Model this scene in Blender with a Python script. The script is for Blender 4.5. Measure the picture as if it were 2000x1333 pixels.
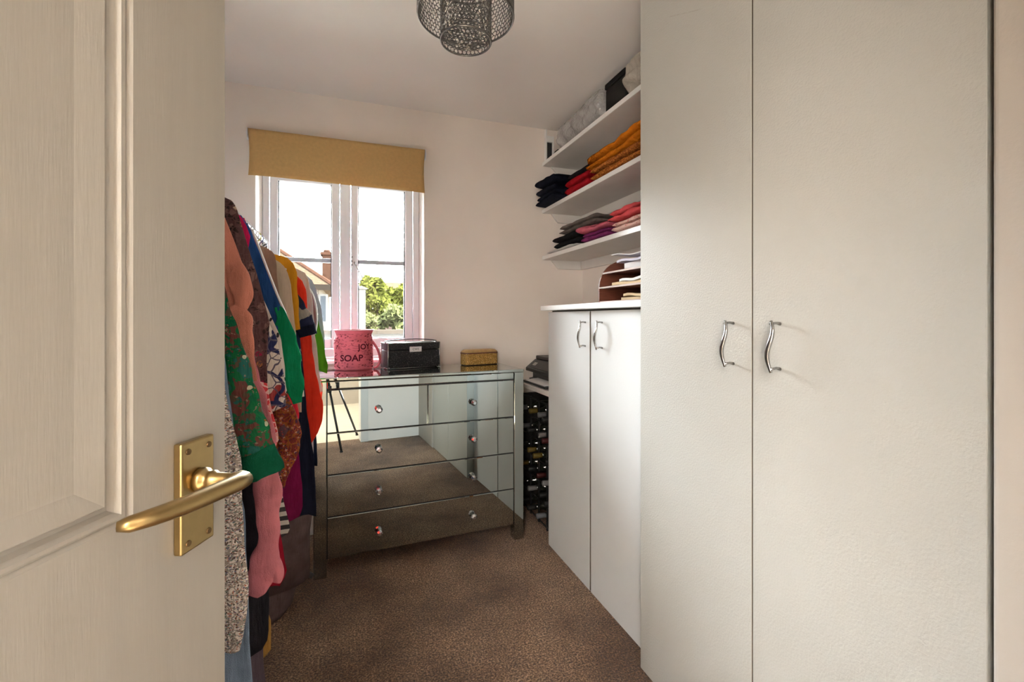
import bpy, math, random
from mathutils import Vector, Matrix, noise
R = math.radians
random.seed(7)
C = bpy.context.scene.collection
for o in list(bpy.data.objects): bpy.data.objects.remove(o, do_unlink=True)

# ------------------------------------------------------------------ camera
CAMH = 1.19
YAW = math.atan(320 / 895.0)
FPX = 895.0
cd = bpy.data.cameras.new('camera'); cam = bpy.data.objects.new('camera', cd); C.objects.link(cam)
cd.sensor_width = 36.0; cd.lens = FPX / 2000 * 36.0
cd.shift_y = (622 - 666.5) / 2000.0
cd.clip_start = 0.02; cd.clip_end = 300
cam.location = (0, 0, CAMH); cam.rotation_euler = (R(90), 0, -YAW)
bpy.context.scene.camera = cam

# ------------------------------------------------------------------ world, sun, lights, exposure
SKY = 98.0
w = bpy.data.worlds.new('sky'); bpy.context.scene.world = w; w.use_nodes = True
nt = w.node_tree; nt.nodes.clear()
tc = nt.nodes.new('ShaderNodeTexCoord'); nz = nt.nodes.new('ShaderNodeTexNoise')
nz.inputs['Scale'].default_value = 3.0; nz.inputs['Detail'].default_value = 6
mp = nt.nodes.new('ShaderNodeMapping'); mp.inputs['Scale'].default_value = (1, 1, 3.5)
rp = nt.nodes.new('ShaderNodeValToRGB')
rp.color_ramp.elements[0].position = 0.40; rp.color_ramp.elements[0].color = (0.80, 0.885, 0.97, 1)
rp.color_ramp.elements[1].position = 0.62; rp.color_ramp.elements[1].color = (1.0, 0.98, 0.945, 1)
bg = nt.nodes.new('ShaderNodeBackground'); bg.inputs['Strength'].default_value = SKY
ow = nt.nodes.new('ShaderNodeOutputWorld')
nt.links.new(tc.outputs['Generated'], mp.inputs['Vector']); nt.links.new(mp.outputs['Vector'], nz.inputs['Vector'])
nt.links.new(nz.outputs['Fac'], rp.inputs['Fac']); nt.links.new(rp.outputs['Color'], bg.inputs['Color'])
nt.links.new(bg.outputs['Background'], ow.inputs['Surface'])

def light(name, kind, loc, rot, energy, color=(1, 1, 1), size=None, size_y=None, angle=None):
    d = bpy.data.lights.new(name, kind); d.energy = energy; d.color = color
    if size: d.size = size
    if size_y: d.shape = 'RECTANGLE'; d.size_y = size_y
    if angle is not None: d.angle = angle
    o = bpy.data.objects.new(name, d); C.objects.link(o); o.location = loc; o.rotation_euler = rot
    return o
# high sun from the right, along the window wall: it lights the gardens and the pale paving outside
light('sun', 'SUN', (8, 2, 12), (R(8), R(36), 0), 260.0, (1.0, 0.95, 0.87), angle=R(0.6))
# added area light on the landing, left behind the photographer, to brighten the room
light('landing_fill', 'AREA', (-1.06, -1.15, 1.35), (R(90), 0, R(-62)), 100, (1.0, 0.93, 0.84), size=1.3, size_y=1.9)
# portal in the window opening: guides sampling of the sky, gives no light of its own
pl = light('window_portal', 'AREA', (-0.02, 2.97, 1.53), (R(-90), 0, 0), 1, size=0.89, size_y=1.16)
pl.data.cycles.is_portal = True

vs = bpy.context.scene.view_settings
vs.view_transform = 'Standard'; vs.look = 'None'; vs.gamma = 1.0; vs.use_curve_mapping = False
vs.exposure = 0.47

# ------------------------------------------------------------------ measuring: pixel of the photograph -> point in the room
_c, _s = math.cos(YAW), math.sin(YAW)
def ray(px, py):
    u = (px - 1000) / FPX; v = (622 - py) / FPX
    return (u * _c + _s, -u * _s + _c, v)
def atX(px, py, X): r = ray(px, py); t = X / r[0]; return Vector((X, r[1] * t, r[2] * t + CAMH))
def atY(px, py, Y): r = ray(px, py); t = Y / r[1]; return Vector((r[0] * t, Y, r[2] * t + CAMH))
def atZ(px, py, Z): r = ray(px, py); t = (Z - CAMH) / r[2]; return Vector((r[0] * t, r[1] * t, Z))

# ------------------------------------------------------------------ materials
MATS = {}
def _new(name):
    m = bpy.data.materials.new(name); m.use_nodes = True
    b = m.node_tree.nodes['Principled BSDF']; MATS[name] = m
    return m, m.node_tree, b
def _coord(t, scale=(1, 1, 1), kind='Object'):
    tc = t.nodes.new('ShaderNodeTexCoord'); mp = t.nodes.new('ShaderNodeMapping')
    mp.inputs['Scale'].default_value = scale
    t.links.new(tc.outputs[kind], mp.inputs['Vector'])
    return mp.outputs['Vector']
def _noise(t, vec, scale, detail=3, rough=0.55):
    n = t.nodes.new('ShaderNodeTexNoise'); n.inputs['Scale'].default_value = scale
    n.inputs['Detail'].default_value = detail; n.inputs['Roughness'].default_value = rough
    t.links.new(vec, n.inputs['Vector']); return n
def _ramp(t, fac, stops, mode='LINEAR'):
    r = t.nodes.new('ShaderNodeValToRGB'); r.color_ramp.interpolation = mode
    e = r.color_ramp.elements
    while len(e) < len(stops): e.new(0.5)
    for i, (p, col) in enumerate(stops):
        e[i].position = p; e[i].color = (*col, 1) if len(col) == 3 else col
    t.links.new(fac, r.inputs['Fac']); return r.outputs['Color']
def _mix(t, fac, a, b):
    m = t.nodes.new('ShaderNodeMix'); m.data_type = 'RGBA'
    ins = [i for i in m.inputs if i.type == 'RGBA']
    fi = m.inputs[0]
    for sock, val in ((fi, fac), (ins[0], a), (ins[1], b)):
        if isinstance(val, (int, float)): sock.default_value = val
        elif isinstance(val, tuple): sock.default_value = (*val, 1)
        else: t.links.new(val, sock)
    return [o for o in m.outputs if o.type == 'RGBA'][0]
def _bump(t, b, h, strength, dist=0.01):
    n = t.nodes.new('ShaderNodeBump'); n.inputs['Strength'].default_value = strength
    n.inputs['Distance'].default_value = dist
    t.links.new(h, n.inputs['Height']); t.links.new(n.outputs['Normal'], b.inputs['Normal'])

def M(name, col, rough=0.6, metal=0.0, var=0.08, vscale=6.0, bump=None, spec=0.5, stretch=(1, 1, 1), col2=None, sheen=0.0, trans=0.0, coat=0.0):
    m, t, b = _new(name)
    v = _coord(t, stretch)
    n = _noise(t, v, vscale, 4)
    c2 = col2 or tuple(max(0, x * (1 - var)) for x in col)
    c1 = tuple(min(1, x * (1 + var * 0.4)) for x in col)
    t.links.new(_ramp(t, n.outputs['Fac'], [(0.3, c2), (0.7, c1)]), b.inputs['Base Color'])
    b.inputs['Roughness'].default_value = rough; b.inputs['Metallic'].default_value = metal
    b.inputs['Specular IOR Level'].default_value = spec
    if sheen: b.inputs['Sheen Weight'].default_value = sheen
    if trans: b.inputs['Transmission Weight'].default_value = trans
    if coat: b.inputs['Coat Weight'].default_value = coat
    if bump:
        n2 = _noise(t, v, bump[0], 3); _bump(t, b, n2.outputs['Fac'], bump[1], bump[2] if len(bump) > 2 else 0.003)
    return m

def cloth(name, col, var=0.15, rough=0.9, weave=900, fold=30):
    m, t, b = _new(name)
    v = _coord(t)
    n = _noise(t, v, 22, 4)
    c2 = tuple(x * (1 - var) for x in col); c1 = tuple(min(1, x * (1 + var * .5)) for x in col)
    t.links.new(_ramp(t, n.outputs['Fac'], [(0.3, c2), (0.72, c1)]), b.inputs['Base Color'])
    b.inputs['Roughness'].default_value = rough; b.inputs['Specular IOR Level'].default_value = 0.06
    n2 = _noise(t, v, weave, 2); n3 = _noise(t, _coord(t, (1, 1, .22)), fold, 4)
    a = t.nodes.new('ShaderNodeMath'); a.operation = 'MULTIPLY_ADD'
    t.links.new(n2.outputs['Fac'], a.inputs[0]); a.inputs[1].default_value = 0.12; t.links.new(n3.outputs['Fac'], a.inputs[2])
    _bump(t, b, a.outputs[0], 0.9, 0.022)
    return m

def printed(name, base, layers, rough=0.85, stretch=(1, 1, 1)):
    """base cloth with layers of blobs: (scale, threshold, colour, kind)"""
    m, t, b = _new(name)
    v = _coord(t, stretch)
    nd = _noise(t, v, 18, 2)
    warp = t.nodes.new('ShaderNodeVectorMath'); warp.operation = 'MULTIPLY_ADD'
    t.links.new(nd.outputs['Color'], warp.inputs[0]); warp.inputs[1].default_value = (.03, .03, .03); t.links.new(v, warp.inputs[2])
    cur = base
    for i, (sc, th, col, kind) in enumerate(layers):
        of = t.nodes.new('ShaderNodeVectorMath'); of.operation = 'ADD'; of.inputs[1].default_value = (i * 3.1, i * 1.7, i * 2.3)
        t.links.new(warp.outputs[0], of.inputs[0])
        if kind == 'blob':
            k = t.nodes.new('ShaderNodeTexVoronoi'); k.inputs['Scale'].default_value = sc
            t.links.new(of.outputs[0], k.inputs['Vector'])
            fac = _ramp(t, k.outputs['Distance'], [(0.0, (1, 1, 1)), (th, (0, 0, 0))], 'CONSTANT')
        elif kind == 'line':
            k = t.nodes.new('ShaderNodeTexVoronoi'); k.feature = 'DISTANCE_TO_EDGE'; k.inputs['Scale'].default_value = sc
            t.links.new(of.outputs[0], k.inputs['Vector'])
            fac = _ramp(t, k.outputs['Distance'], [(0.0, (1, 1, 1)), (th, (0, 0, 0))], 'CONSTANT')
        else:
            k = _noise(t, of.outputs[0], sc, 2)
            fac = _ramp(t, k.outputs['Fac'], [(0.0, (0, 0, 0)), (th, (1, 1, 1))], 'CONSTANT')
        cur = _mix(t, fac, cur, col)
    t.links.new(cur, b.inputs['Base Color'])
    b.inputs['Roughness'].default_value = rough; b.inputs['Specular IOR Level'].default_value = 0.06
    n3 = _noise(t, _coord(t, (1, 1, .22)), 30, 4); _bump(t, b, n3.outputs['Fac'], 0.85, 0.022)
    return m

def striped(name, a, bcol, scale):
    m, t, b = _new(name)
    k = t.nodes.new('ShaderNodeTexWave'); k.bands_direction = 'Z'; k.inputs['Scale'].default_value = scale; k.inputs['Distortion'].default_value = .3
    t.links.new(_coord(t), k.inputs['Vector'])
    t.links.new(_ramp(t, k.outputs['Fac'], [(0, a), (.5, bcol)], 'CONSTANT'), b.inputs['Base Color'])
    b.inputs['Roughness'].default_value = .9
    return m

def carpet_mat():
    m, t, b = _new('carpet')
    v = _coord(t)
    n1 = _noise(t, v, 150, 3, .8); n2 = _noise(t, v, 2.6, 4); n3 = _noise(t, v, 45, 3, .75)
    col = _ramp(t, n1.outputs['Fac'], [(0.36, (.030, .014, .007)), (0.5, (.31, .165, .085)), (0.64, (.95, .64, .40))])
    big = _ramp(t, n2.outputs['Fac'], [(0.36, (.42, .34, .28)), (0.60, (1, 1, 1))])
    mid = _ramp(t, n3.outputs['Fac'], [(0.3, (.60, .56, .52)), (0.7, (1.0, 1.0, 1.0))])
    def mul(x, y):
        k = t.nodes.new('ShaderNodeMix'); k.data_type = 'RGBA'; k.blend_type = 'MULTIPLY'; k.inputs[0].default_value = 1
        ins = [i for i in k.inputs if i.type == 'RGBA']; t.links.new(x, ins[0]); t.links.new(y, ins[1])
        return [o for o in k.outputs if o.type == 'RGBA'][0]
    t.links.new(mul(mul(col, big), mid), b.inputs['Base Color'])
    b.inputs['Roughness'].default_value = 1; b.inputs['Specular IOR Level'].default_value = 0.05
    b.inputs['Sheen Weight'].default_value = .25
    _bump(t, b, n1.outputs['Fac'], 1.0, 0.012)
    return m

def scratched(name, base, segs, axes, rough=.45, bump=(190, .28, .004)):
    """paint with fine scuffs: segs = list of (p, q, width, colour) in the object's own two axes"""
    m, t, b = _new(name)
    v = _coord(t)
    n = _noise(t, v, 3.0, 4)
    cur = _ramp(t, n.outputs['Fac'], [(0.3, tuple(x * .955 for x in base)), (0.7, base)])
    sp = t.nodes.new('ShaderNodeSeparateXYZ'); t.links.new(v, sp.inputs[0])
    brk = _noise(t, v, 60, 3, .8)
    def mth(op, a, bb=None, cc=None):
        k = t.nodes.new('ShaderNodeMath'); k.operation = op
        for i, x in enumerate((a, bb, cc)):
            if x is None: continue
            if isinstance(x, (int, float)): k.inputs[i].default_value = x
            else: t.links.new(x, k.inputs[i])
        return k.outputs[0]
    for (p, q, wd, col) in segs:
        dx, dy = q[0] - p[0], q[1] - p[1]; L = math.hypot(dx, dy); dx /= L; dy /= L
        a = mth('SUBTRACT', sp.outputs[axes[0]], p[0]); c = mth('SUBTRACT', sp.outputs[axes[1]], p[1])
        along = mth('ADD', mth('MULTIPLY', a, dx), mth('MULTIPLY', c, dy))
        across = mth('ABSOLUTE', mth('SUBTRACT', mth('MULTIPLY', a, dy), mth('MULTIPLY', c, dx)))
        f = mth('MULTIPLY', mth('LESS_THAN', across, wd), mth('MULTIPLY', mth('GREATER_THAN', along, 0), mth('LESS_THAN', along, L)))
        f = mth('MULTIPLY', f, mth('MULTIPLY', mth('GREATER_THAN', brk.outputs['Fac'], .46), .6))
        cur = _mix(t, f, cur, col)
    t.links.new(cur, b.inputs['Base Color'])
    b.inputs['Roughness'].default_value = rough; b.inputs['Specular IOR Level'].default_value = .35
    n2 = _noise(t, v, bump[0], 3); _bump(t, b, n2.outputs['Fac'], bump[1], bump[2])
    return m

M('wall', (.91, .83, .755), .85, var=.05, vscale=2.5, bump=(90, .12, .003), spec=.2)
M('ceiling', (.93, .89, .84), .9, var=.03, vscale=2, spec=.2)
M('upvc', (.86, .86, .88), .3, var=.02)
M('gasket', (.05, .05, .055), .6)
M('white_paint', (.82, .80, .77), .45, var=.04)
M('white_edge', (.88, .87, .84), .35, var=.03)
M('shelf_board', (.78, .74, .69), .5, var=.05)
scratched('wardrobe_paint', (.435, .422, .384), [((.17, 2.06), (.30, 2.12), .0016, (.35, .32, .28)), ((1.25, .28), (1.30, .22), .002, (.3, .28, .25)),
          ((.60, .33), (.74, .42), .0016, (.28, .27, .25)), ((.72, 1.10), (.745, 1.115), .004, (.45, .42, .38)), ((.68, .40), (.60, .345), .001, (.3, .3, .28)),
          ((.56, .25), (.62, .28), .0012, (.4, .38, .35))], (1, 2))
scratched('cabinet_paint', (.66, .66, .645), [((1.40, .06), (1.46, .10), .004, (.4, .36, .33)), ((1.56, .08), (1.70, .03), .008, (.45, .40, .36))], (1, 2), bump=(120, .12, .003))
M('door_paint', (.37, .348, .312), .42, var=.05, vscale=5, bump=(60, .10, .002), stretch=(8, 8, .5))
M('brass', (.40, .285, .125), .33, 1.0, var=.12, vscale=40)
M('brass_dark', (.16, .10, .045), .45, .9)
M('chrome', (.40, .39, .38), .22, 1.0, var=.1)
M('lamp_metal', (.20, .19, .18), .35, 1.0, var=.1)
M('mirror', (.44, .485, .47), .0, 1.0, var=.02, vscale=2)
M('mirror_edge', (.72, .76, .75), .12, 1.0, var=.03)
M('carcass', (.03, .03, .032), .5)
M('crystal', (.80, .80, .82), .06, .92, var=.01)
M('blind', (.66, .425, .165), .9, var=.10, vscale=60, bump=(500, .3, .001))
def _translucent(name, amount, col):
    t = MATS[name].node_tree; b = t.nodes['Principled BSDF']; o = [n for n in t.nodes if n.type == 'OUTPUT_MATERIAL'][0]
    tr = t.nodes.new('ShaderNodeBsdfTranslucent'); tr.inputs['Color'].default_value = (*col, 1); mx = t.nodes.new('ShaderNodeMixShader'); mx.inputs[0].default_value = amount
    t.links.new(b.outputs[0], mx.inputs[1]); t.links.new(tr.outputs[0], mx.inputs[2]); t.links.new(mx.outputs[0], o.inputs['Surface'])
_translucent('blind', .2, (.66, .44, .19))
M('blind_bounce', (.85, .83, .78), .9, var=.02)
_translucent('blind_bounce', .12, (.8, .75, .65))
M('black_plastic', (.018, .017, .018), .35)
M('dark_plastic', (.022, .020, .020), .5)
M('paper', (.82, .80, .80), .8, var=.06)
M('paper_manila', (.62, .46, .26), .8, var=.1)
M('paper_lilac', (.60, .56, .66), .7, var=.1)
M('rack_wood', (.15, .045, .025), .45, var=.35, vscale=30, stretch=(1, 1, 8))
M('rack_edge', (.42, .30, .25), .5)
M('pine', (.55, .40, .25), .6, var=.2, vscale=20, stretch=(6, 1, 6))
M('bottle_glass', (.012, .014, .010), .08, 0, coat=.5)
for nm, c_ in (('cap_silver', (.11, .11, .115)), ('cap_gold', (.10, .07, .012)), ('cap_red', (.04, .006, .006)), ('cap_white', (.15, .145, .14))): M(nm, c_, .4)
M('rack_shade', (.012, .009, .008), .9)  # near-black that stands in for shade behind the bottles
M('rack_metal', (.02, .02, .02), .5, .5)
carpet_mat()
M('landing_floor', (.80, .70, .56), .45, var=.15, vscale=8, stretch=(1, 12, 1))
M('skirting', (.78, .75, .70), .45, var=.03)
M('rail_metal', (.28, .28, .29), .4, 1)
M('tripod_black', (.012, .012, .013), .45)

# ------------------------------------------------------------------ mesh helpers
class MB:
    def __init__(s): s.v = []; s.f = []
    def box(s, x0, x1, y0, y1, z0, z1):
        i = len(s.v)
        s.v += [(x0, y0, z0), (x1, y0, z0), (x1, y1, z0), (x0, y1, z0), (x0, y0, z1), (x1, y0, z1), (x1, y1, z1), (x0, y1, z1)]
        s.f += [(i + a, i + b, i + c, i + d) for a, b, c, d in ((3, 2, 1, 0), (4, 5, 6, 7), (0, 1, 5, 4), (1, 2, 6, 5), (2, 3, 7, 6), (3, 0, 4, 7))]
        return s
    def rings(s, rings, cap=True, close=False):
        i0 = len(s.v); n = len(rings[0])
        for r in rings: s.v += [tuple(p) for p in r]
        m = len(rings)
        for a in range(m if close else m - 1):
            b = (a + 1) % m
            for k in range(n):
                k2 = (k + 1) % n
                s.f.append((i0 + a * n + k, i0 + a * n + k2, i0 + b * n + k2, i0 + b * n + k))
        if cap and not close:
            s.f.append(tuple(i0 + k for k in reversed(range(n)))); s.f.append(tuple(i0 + (m - 1) * n + k for k in range(n)))
        return s
    def tube(s, path, r, n=8, cap=True, flat=1.0, up=None, close=False):
        path = [Vector(p) for p in path]; N = len(path); rr = []
        ref = Vector(up) if up else None
        prev = None
        for i, p in enumerate(path):
            a = path[i - 1] if (i > 0 or close) else path[i]; b = path[(i + 1) % N] if (i < N - 1 or close) else path[i]
            t = (b - a).normalized()
            if ref is not None: side = t.cross(ref)
            elif prev is None: side = t.cross(Vector((0, 0, 1)) if abs(t.z) < .9 else Vector((0, 1, 0)))
            else: side = prev - t * prev.dot(t)
            if side.length < 1e-6: side = t.orthogonal()
            side.normalize(); prev = side; nrm = side.cross(t)
            ra = r[i] if isinstance(r, (list, tuple)) else r
            rr.append([p + side * (math.cos(2 * math.pi * k / n) * ra) + nrm * (math.sin(2 * math.pi * k / n) * ra * flat) for k in range(n)])
        return s.rings(rr, cap, close)
    def lathe(s, prof, c=(0, 0, 0), n=24, axis='z', cap=True):
        rr = []
        for (r, z) in prof:
            ring = []
            for k in range(n):
                a = 2 * math.pi * k / n; x, y = r * math.cos(a), r * math.sin(a)
                p = (x, y, z) if axis == 'z' else ((z, x, y) if axis == 'x' else (y, z, x))
                ring.append((p[0] + c[0], p[1] + c[1], p[2] + c[2]))
            rr.append(ring)
        return s.rings(rr, cap)
    def prism(s, poly, d):
        d = Vector(d); a = [Vector(p) for p in poly]
        return s.rings([a, [p + d for p in a]])
    def xf(s, mat):
        s.v = [tuple(mat @ Vector(p)) for p in s.v]; return s
    def build(s, name, mat, parent=None, smooth=False, bevel=0, seg=2, local=False, sub=0, angle=35):
        root = parent
        while root is not None and root.parent is not None: root = root.parent
        v = s.v
        if root is not None and not local:
            l = root.location; v = [(p[0] - l.x, p[1] - l.y, p[2] - l.z) for p in v]
        me = bpy.data.meshes.new(name); me.from_pydata(v, [], s.f); me.update()
        o = bpy.data.objects.new(name, me); C.objects.link(o); o.parent = parent
        ms = mat if isinstance(mat, (list, tuple)) else [mat]
        for k in ms: me.materials.append(MATS[k])
        if bevel:
            b = o.modifiers.new('bevel', 'BEVEL'); b.width = bevel; b.segments = seg; b.limit_method = 'ANGLE'; b.angle_limit = R(angle)
        if sub:
            b = o.modifiers.new('sub', 'SUBSURF'); b.levels = sub; b.render_levels = sub
        if smooth:
            for p in me.polygons: p.use_smooth = True
        return o
def smooth_path(pts, n=4):
    out = []
    for i in range(len(pts) - 1):
        p0 = pts[max(i - 1, 0)]; p1 = pts[i]; p2 = pts[i + 1]; p3 = pts[min(i + 2, len(pts) - 1)]
        for k in range(n):
            t_ = k / n
            out.append(tuple(.5 * (2 * b + (c - a) * t_ + (2 * a - 5 * b + 4 * c - d) * t_ ** 2 + (-a + 3 * b - 3 * c + d) * t_ ** 3) for a, b, c, d in zip(p0, p1, p2, p3)))
    out.append(tuple(pts[-1])); return out
def tag(o, label, cat, group=None):
    o['label'] = label; o['category'] = cat
    if group: o['group'] = group
    return o
def thing(name, label, cat, loc=(0, 0, 0), group=None, rz=0):
    o = bpy.data.objects.new(name, None); C.objects.link(o); o.location = loc; o.rotation_euler = (0, 0, rz)
    o.empty_display_size = .05
    return tag(o, label, cat, group)
def struct(name, mb, mat, label=None, parent=None, **k):
    o = mb.build(name, mat, parent, **k)
    if parent is None: o['kind'] = 'structure'
    if label: o['label'] = label
    return o
def box1(*a): return MB().box(*a)

# ------------------------------------------------------------------ room shell
XL, XR, YB, YF, ZC = -0.80, 1.487, 2.75, -0.09, 2.425
WX0, WX1, WZ0, WZ1 = -0.463, 0.426, 0.955, 2.10
WALLT = 0.32
struct('floor', box1(XL, XR, YF - .12, YB, -.06, 0), 'carpet', 'mottled brown carpet covering the floor')
struct('ceiling', box1(XL - .1, XR + .1, -2.2, YB + WALLT, ZC, ZC + .1), 'ceiling', 'plain pale ceiling')
wb = MB()
wb.box(XL - .1, WX0, YB, YB + WALLT, -.06, ZC); wb.box(WX1, XR + .1, YB, YB + WALLT, -.06, ZC)
wb.box(WX0, WX1, YB, YB + WALLT, -.06, WZ0 - .02); wb.box(WX0, WX1, YB, YB + WALLT, WZ1, ZC)
struct('wall_back', wb, 'wall', 'pale beige wall with the window')
struct('wall_left', box1(XL - .1, XL, YF, YB, -.06, ZC), 'wall', 'pale beige wall behind the clothes rail')
struct('wall_right', box1(XR, XR + .1, YF, YB, -.06, ZC), 'wall', 'pale beige wall behind the shelves')
wf = MB(); DX0, DX1 = -0.475, 0.36
wf.box(-1.1, DX0 - .03, YF - .12, YF, -.06, ZC); wf.box(DX1 + .03, 1.7, YF - .12, YF, -.06, ZC); wf.box(DX0 - .03, DX1 + .03, YF - .12, YF, 2.03, ZC)
struct('wall_front', wf, 'wall', 'wall with the doorway')
tr = MB()
tr.box(DX0 - .03, DX0, YF - .12, YF, 0, 2.03); tr.box(DX1, DX1 + .03, YF - .12, YF, 0, 2.03); tr.box(DX0, DX1, YF - .12, YF, 2.0, 2.03)
for yy, dy in ((YF, .016), (YF - .12 - .016, .016)):
    tr.box(DX1, DX1 + .07, yy, yy + dy, 0, 2.07); tr.box(DX0 - .07, DX0, yy, yy + dy, 0, 2.07); tr.box(DX0, DX1, yy, yy + dy, 2.0, 2.07)
struct('trim_1', tr, 'skirting', 'white painted door frame and architrave', bevel=.003)
# landing behind the photographer
struct('floor_landing', box1(-1.1, 1.7, -2.2, YF - .12, -.06, 0), 'landing_floor', 'pale boards of the landing beyond the doorway')
lw = MB(); lw.box(-1.2, 1.8, -2.3, -2.2, -.06, ZC); lw.box(-1.2, -1.1, -2.2, YF - .12, -.06, ZC); lw.box(1.7, 1.8, -2.2, YF - .12, -.06, ZC)
M('landing_paint', (.42, .36, .30), .85)
struct('wall_landing', lw, 'landing_paint', 'pale walls of the landing')
struct('baseboard_back', box1(XL, XR, YB - .016, YB, 0, .11), 'skirting', 'white skirting board under the window', bevel=.004)
struct('baseboard_left', box1(XL, XL + .016, YF, YB - .016, 0, .11), 'skirting', 'white skirting board behind the clothes rail', bevel=.004)

# ------------------------------------------------------------------ window
def win():
    y0, y1 = 2.945, 3.005
    root = bpy.data.objects.new('window_1', None); C.objects.link(root); root.location = (0, y0, WZ0); root['kind'] = 'structure'
    root['label'] = 'white plastic casement window of two panes with a grey glazing bar'
    x0, x1 = WX0, WX1
    zb, zt = .955, WZ1
    f = MB(); f.box(x0, x0 + .036, y0, y1, zb, zt); f.box(x1 - .038, x1, y0, y1, zb, zt); f.box(x0, x1, y0, y1, zb, zb + .05); f.box(x0, x1, y0, y1, zt - .05, zt)
    f.box(-.046, .014, y0 - .004, y1, zb, zt)
    f.build('window_frame', 'upvc', root, bevel=.005)
    for (a, b) in ((x0 + .036, -.046), (.014, x1 - .038)):
        # casement
        sl, sr = (.044, .048) if a < -.2 else (.043, .05)
        s = MB(); g0, g1, h0, h1 = a + sl, b - sr, zb + .05 + .062, zt - .11
        ya, yb_ = y0 + .006, y1 - .004
        s.box(a + .002, g0, ya, yb_, zb + .052, zt - .052); s.box(g1, b - .002, ya, yb_, zb + .052, zt - .052)
        s.box(g0, g1, ya, yb_, zb + .052, h0); s.box(g0, g1, ya, yb_, h1, zt - .052)
        sash = s.build('casement', 'upvc', root, bevel=.007)
        k = MB(); k.box(g0 - .001, g0 + .005, ya + .012, yb_ - .01, h0, h1); k.box(g1 - .005, g1 + .001, ya + .012, yb_ - .01, h0, h1); k.box(g0, g1, ya + .012, yb_ - .01, h0, h0 + .004)
        k.build('gasket', 'gasket', sash)
        MB().box(g0, g1, y0 + .028, y0 + .034, h0, h1).build('pane', 'glass', sash)
        MB().box(g0, g1, y0 + .020, y0 + .042, 1.524, 1.549).build('glazing_bar', 'bar_grey', sash, bevel=.003)
    k = MB(); k.box(.016, .026, y0 - .014, y0 + .002, 1.50, 1.575)
    h = k.build('handle', 'upvc', root, bevel=.004)
    p = [atY(692, 512, y0 - .02), atY(697, 522, y0 - .026), atY(708, 543, y0 - .03)]
    MB().tube(p, .0065, 8, flat=.6).build('lever', 'chrome', h, smooth=True)
    d = MB()
    for z in (1.56, 1.535, 1.512): d.lathe([(.0, -.003), (.004, -.003), (.004, 0)], (.0215, y0 - .014, z), 8, 'y')
    d.build('screw', 'gasket', h)
M('bar_grey', (.42, .45, .47), .4)
def glass():
    m = bpy.data.materials.new('glass'); m.use_nodes = True; t = m.node_tree; t.nodes.clear(); MATS['glass'] = m
    o = t.nodes.new('ShaderNodeOutputMaterial'); a = t.nodes.new('ShaderNodeBsdfTransparent'); g = t.nodes.new('ShaderNodeBsdfGlossy'); mx = t.nodes.new('ShaderNodeMixShader')
    fr = t.nodes.new('ShaderNodeFresnel'); fr.inputs['IOR'].default_value = 1.45; g.inputs['Roughness'].default_value = .02
    n = _noise(t, _coord(t), 3); a.inputs['Color'].default_value = (.96, .98, .98, 1)
    t.links.new(_ramp(t, n.outputs['Fac'], [(0, (.95, .97, .97)), (1, (.97, .985, .985))]), a.inputs['Color'])
    t.links.new(fr.outputs[0], mx.inputs[0]); t.links.new(a.outputs[0], mx.inputs[1]); t.links.new(g.outputs[0], mx.inputs[2]); t.links.new(mx.outputs[0], o.inputs['Surface'])
glass()
win()
struct('trim_2', box1(WX0 - .01, WX1 + .01, YB - .03, 2.945, WZ0 - .02, WZ0), 'upvc', 'white window sill board', bevel=.004)

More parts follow.
